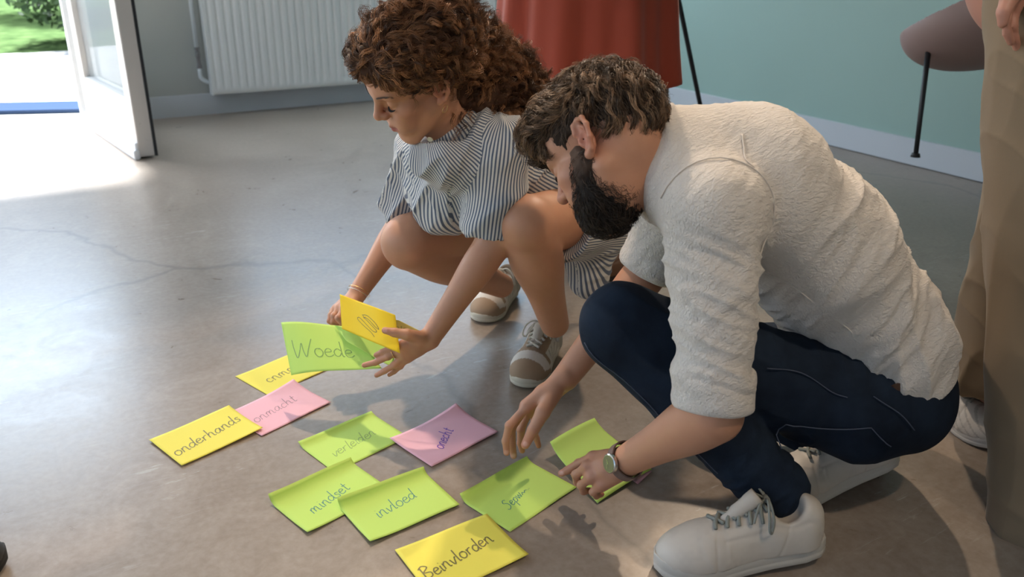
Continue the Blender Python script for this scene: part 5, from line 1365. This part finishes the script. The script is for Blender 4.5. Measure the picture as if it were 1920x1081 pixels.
# =================================================================== people behind
red = thing('person', ground(1150, 520), 'person standing behind in a rust red tunic and black trousers', 'person')
M_red = pmat('rust_red_linen', (.33, .05, .022), .85, sheen=.2); _n = noisy(M_red, objco(M_red), 500, 2); bump(M_red, _n, .2, .0006)
M_blk = pmat('black_trousers', (.008, .008, .010), .8)
M_sk = pmat('skin_plain', (.45, .25, .17), .5, sub=.1)
rc = at(1100, 60, 2.72) * [1, 1, 0]
def rp_(x, y, z): return rc + np.array([x, y, z])
rb = [cap(rp_(-.02, 0, .95), rp_(-.02, 0, 1.42), .13, .15, 0, flat=((1, 0, 0), 1.3)), cap(rp_(0, 0, 1.45), rp_(0, -.01, 1.56), .06, .055, .04), ell(rp_(0, -.02, 1.66), [.078, .098, .115], None, .03),
      cap(rp_(-.20, 0, 1.42), rp_(-.26, -.02, 1.13), .05, .042, .04), cap(rp_(-.26, -.02, 1.13), rp_(-.20, -.22, 1.00), .04, .03, .02), cap(rp_(.18, 0, 1.42), rp_(.24, -.02, 1.13), .05, .042, .04), cap(rp_(.24, -.02, 1.13), rp_(.16, -.22, 1.00), .04, .03, .02),
      ell(rp_(-.17, -.27, .98), [.03, .05, .02], None, .02), ell(rp_(.13, -.27, .98), [.03, .05, .02], None, .02),
      ell(rp_(0, -.115, 1.65), [.012, .02, .022], None, .01)]
rl_, rr2_ = rp_(-.05, .06, 0), rp_(.19, .03, 0)
rb += [cap(rp_(-.08, 0, .88), rl_ + Z * .08, .09, .04, .03), cap(rp_(.08, 0, .88), rr2_ + Z * .08, .09, .04, .03)]
lo, hi = bounds([rp_(-.3, -.3, .05), rp_(.3, .15, 1.78)], .05)
sdf_object('body', rb, .009, lo, hi, M_sk, red, None, None, 0)
ht = [ell(rp_(0, .01, 1.69), [.092, .108, .11], None, 0), ell(rp_(0, -.10, 1.64), [.08, .07, .10], None, .01, 's'), plane(rp_(0, 0, 1.58), (0, 0, -1))]
sdf_object('hair', ht, .008, *bounds([rp_(-.1, -.15, 1.55), rp_(.1, .15, 1.8)], .03), M_hb, red, None, flatc((.05, .03, .02)), 0)
# tunic: flared cloth, uneven hem, deep folds
hemz = lambda a: .56 + .10 * max(0, math.cos(a)) ** 2 + .01 * math.sin(3 * a)
V = []; na, nz = 120, 60
for j in range(nz + 1):
    t = j / nz
    for i in range(na):
        a = 2 * PI * i / na; z_ = 1.5 + (hemz(a) - 1.5) * t
        rx = np.interp(z_, [.5, .75, 1.0, 1.2, 1.42, 1.5], [.315, .285, .265, .21, .20, .07]); ry = np.interp(z_, [.5, .75, 1.0, 1.2, 1.42, 1.5], [.24, .21, .18, .15, .13, .07])
        fold = .020 * t ** 1.2 * (math.sin(a * 9 + 1.2 * math.sin(2 * a)) + .5 * math.sin(a * 17 + 2))
        V.append(rp_((rx + fold) * math.cos(a) + .0, (ry + fold) * math.sin(a), z_))
Fq = [(j * na + i, j * na + (i + 1) % na, (j + 1) * na + (i + 1) % na, (j + 1) * na + i) for j in range(nz) for i in range(na)]
tu = link('tunic', np_mesh('tunic', V, Fq), M_red, red); md = tu.modifiers.new('s', 'SOLIDIFY'); md.thickness = .004
for s_, (sh, el, wr_) in (('l', (rp_(-.19, 0, 1.42), rp_(-.26, -.02, 1.13), rp_(-.21, -.19, 1.02))), ('r', (rp_(.19, 0, 1.42), rp_(.24, -.02, 1.13), rp_(.17, -.19, 1.02)))):
    MB().tube(spline([sh, el, wr_], 6), np.linspace(.075, .05, 13), 20).build('sleeve', M_red, red, smooth=True)
tr = [cap(rp_(-.07, .0, .95), rl_ + Z * .09, .115, .075, .02), cap(rp_(.15, .0, .95), rr2_ + Z * .09, .125, .095, .02), plane(rp_(0, 0, .09), (0, 0, -1))]
sdf_object('trousers', tr, .008, *bounds([rp_(-.2, -.1, .08), rp_(.3, .15, 1.0)], .08), M_blk, red, lambda V, Nn: .006 * noise(V * 12), None, 0)
shoe(red, ground(1110, 524), (-1, -.35, 0), (0, 0, 1), .27, .095, 'brown', laces=False)
shoe(red, rr2_ * [1, 1, 0] + np.array([-.02, -.14, 0]), (-.4, -1, 0), (0, 0, 1), .27, .095, 'brown', laces=False)

# person on the right in wide khaki trousers
kh = thing('person', ground(1930, 940), 'person at the right edge in wide khaki trousers with one hand hanging', 'person')
M_kh = pmat('khaki_twill', (.22, .155, .092), .85, sheen=.1); _n = noisy(M_kh, objco(M_kh), 400, 2); bump(M_kh, _n, .2, .0006)
K0 = at(1975, 40, 1.50) * [1, 1, 0]; K2_ = at(1868, 728, 1.93); KA = at(1990, -30, 1.48); KA2 = at(1975, 985, 1.645); KB = at(1985, 60, 1.72)
def kp(x, y, z): return K0 + np.array([x, y, z])
khb = [cap(kp(.06, .14, 1.0), kp(.06, .14, 1.45), .14, .15, 0, flat=((0, 1, 0), 1.25)), cap(kp(.05, .14, 1.5), kp(.04, .14, 1.62), .058, .055, .04), ell(kp(.02, .14, 1.72), [.10, .08, .12], None, .03), ell(kp(-.09, .14, 1.71), [.02, .012, .022], None, .01)]
hA = at(1905, 20, 1.42); hB = at(1900, 55, 1.43)
khb += [cap(kp(.06, -.06, 1.43), kp(.10, -.12, 1.13), .05, .042, .04), cap(kp(.10, -.12, 1.13), at(1925, -60, 1.43), .04, .028, .02), cap(kp(.06, .34, 1.43), kp(.10, .40, 1.13), .05, .042, .04), cap(kp(.10, .40, 1.13), kp(.18, .30, .98), .04, .03, .02)]
kw = at(1930, -55, 1.43)
kkn = [at(1893, 5, 1.41), at(1903, 10, 1.43), at(1914, 15, 1.45), at(1926, 20, 1.47)]
kfi = [[at(1886, 38, 1.41), at(1889, 62, 1.42), at(1896, 80, 1.43)], [at(1898, 48, 1.43), at(1902, 74, 1.44), at(1908, 92, 1.45)], [at(1912, 52, 1.45), at(1917, 76, 1.46), at(1922, 92, 1.47)], [at(1926, 50, 1.47), at(1931, 68, 1.48), at(1935, 82, 1.49)]]
kth = [at(1915, -30, 1.40), at(1893, -5, 1.38), at(1882, 22, 1.375), at(1880, 44, 1.38)]
khb += hand_prims(kw, kkn, kfi, kth, rk=.011, th=.013)
khb += [cap(KA, KA2 + Z * .03, .09, .045, .03), cap(KB, K2_, .08, .045, .03)]
khc = lambda V, Nn: np.tile(np.array((.46, .23, .17)), (len(V), 1))
sdf_object('body', khb, .005, *bounds([kp(-.15, -.2, .03), kp(.25, .5, 1.88)], .04), M_skinm, kh, None, khc, 0)
ht = [ell(kp(.03, .14, 1.76), [.112, .092, .11], None, 0), ell(kp(-.09, .14, 1.68), [.08, .09, .10], None, .01, 's'), plane(kp(0, 0, 1.66), (0, 0, -1))]
sdf_object('hair', ht, .008, *bounds([kp(-.1, 0, 1.6), kp(.16, .3, 1.9)], .03), M_hb, kh, None, flatc((.05, .03, .02)), 0)
# top
tpz = [cap(kp(.06, .14, 1.02), kp(.06, .14, 1.44), .16, .17, 0, flat=((0, 1, 0), 1.25)), cap(kp(.06, -.06, 1.43), kp(.10, -.12, 1.15), .07, .06, .04), cap(kp(.06, .34, 1.43), kp(.10, .40, 1.15), .07, .06, .04), plane(kp(0, 0, 1.0), (0, 0, -1)), cap(kp(.05, .14, 1.52), kp(.04, .14, 1.7), .06, .08, .01, 's')]
sdf_object('top', tpz, .008, *bounds([kp(-.15, -.2, .95), kp(.3, .5, 1.6)], .05), pmat('dark_top', (.05, .05, .06), .9), kh, lambda V, Nn: .004 * noise(V * 10), None, 0)
# trousers
def leg(cx0, cy0, z_top, hem, r0, r1, name_seed):
    V = []; na, nz = 72, 60
    for j in range(nz + 1):
        t = j / nz; z_ = z_top + (hem[2] - z_top) * t; c = np.array([cx0, cy0]) * (1 - t) + np.array(hem[:2]) * t; r_ = r0 + (r1 - r0) * t ** .8
        for i in range(na):
            a = 2 * PI * i / na; f_ = .012 * (math.sin(3 * a + name_seed + 1.5 * t) + .7 * math.sin(5 * a + 3 * t + name_seed * 2)) * (.3 + t) + .004 * math.sin(22 * t + 3 * a)
            V.append((c[0] + (r_ + f_) * math.cos(a) * .92, c[1] + (r_ + f_) * math.sin(a), z_))
    return V, [(j * na + i, j * na + (i + 1) % na, (j + 1) * na + (i + 1) % na, (j + 1) * na + i) for j in range(nz) for i in range(na)]
kd2 = nrm(KB - K2_)
kt = [cap(KA, KA2 + Z * .02, .120, .118, 0), cap(KB, K2_ + kd2 * .03, .09, .100, .03), plane(KA2 - Z * .02, (0, 0, -1)), plane(kp(0, 0, 1.04), (0, 0, 1)), comp([lambda P: -((P - F32(K2_)) @ F32(-kd2 * .8 - Z * .2)), lambda P: np.sqrt(((P - F32(K2_ - kd2 * .10)) ** 2).sum(1)) - .145], 's', .003)]
def ktd(V, Nn):
    t = np.clip(1 - V[:, 2] / .95, 0, 1); return (.012 * t + .003) * (ridge(noise(np.c_[V[:, 0] * 14, V[:, 1] * 14, V[:, 2] * 2.2]), 2) - .4) + .006 * (ridge(noise(np.c_[V[:, 0] * 6, V[:, 1] * 6, V[:, 2] * 14 + V[:, 0] * 14]), 3) - .3)
sdf_object('trousers', kt, .005, *bounds([KA, KA2, KB, K2_], .17), M_kh, kh, ktd)
shoe(kh, ground(1822, 812), (.25, -.95, 0), (0, 0, 1), .285, .10, 'runner', laces=True)
shoe(kh, KA2 * [1, 1, 0] + np.array([-.0, -.10, 0]), (-.1, -1, 0), (0, 0, 1), .285, .10, 'runner', laces=True)

# =================================================================== notes in the hands
note('golden note held upright in the woman\'s left hand, with looped scribble', quad_surf(at(637, 551, 1.99), at(741, 590, 1.88), at(750, 662, 1.835), at(641, 616, 1.955), bend=.006, bend2=-.006), PM['orange'], '*', 'black', .0185, (-.022, -.026), .0, -.1, .00095)
note('green note folded below the golden note in her hand', quad_surf(at(629, 611, 1.995), at(748, 640, 1.885), at(735, 687, 1.868), at(650, 640, 1.948), bend=-.010, bend2=.006, curl=.006), PM['green'])
note('large green note swinging from her hand, reading Woede', quad_surf(at(527, 604, 2.03), at(660, 612, 1.99), at(716, 690, 1.90), at(546, 703, 1.97), bend=.008, bend2=.004), PM['green'], 'Woede', 'soft', .026, (-.085, -.03), .1, -.03, .0011)
note('pale yellow note sticking out behind her left thumb', quad_surf(at(690, 592, 1.95), at(748, 600, 1.925), at(800, 626, 1.915), at(720, 640, 1.93), bend=.004), PM['pale'], 'nta', 'grey', .02, (.01, .0), .2, -.5, .0008)
note('green note being laid down under the hand with the watch', quad_surf(ground(1030, 849) + Z * .018, ground(1113, 806) + Z * .022, ground(1222, 882) + Z * .004, ground(1120, 945) + Z * .003, curl=.012, bend=.004), PM['green'])
note('pink note under the hand with the watch, only its corner visible', quad_surf(ground(1110, 852) + Z * .006, ground(1150, 832) + Z * .006, ground(1222, 884) + Z * .0015, ground(1196, 908) + Z * .0012), PM['pink'])
# dark shoe tip at the lower left corner
dk = thing('shoe', ground(-80, 1085), 'dark shoe tip at the bottom left corner of the photo', 'shoe')
so2 = shoe(dk, ground(-72, 1092), nrm(np.array([.55, .8, 0])), (0, 0, 1), .27, .09, 'black')[0]; so2.name = 'upper'

# ------------------------------------------------------------------ square the room with the world axes
bpy.context.view_layer.update()
_rz = Matrix.Rotation(-math.atan2(WU[1], WU[0]), 4, 'Z')
_wm = {o.name: o.matrix_world.copy() for o in S.objects}
for o in list(S.objects):
    if o.type == 'MESH': o.data.transform(_rz @ _wm[o.name])
    elif o.type == 'EMPTY': o.matrix_world = Matrix.Translation((_rz @ _wm[o.name]).translation)
    else: o.matrix_world = _rz @ _wm[o.name]
bpy.context.view_layer.update()
for o in S.objects:
    if o.type == 'MESH':
        o.matrix_basis = Matrix.Identity(4)
        o.matrix_parent_inverse = o.parent.matrix_world.inverted() if (o.parent and o.parent.type == 'EMPTY') else Matrix.Identity(4)
sky.sun_rotation += math.atan2(WU[1], WU[0])
bpy.context.view_layer.update()
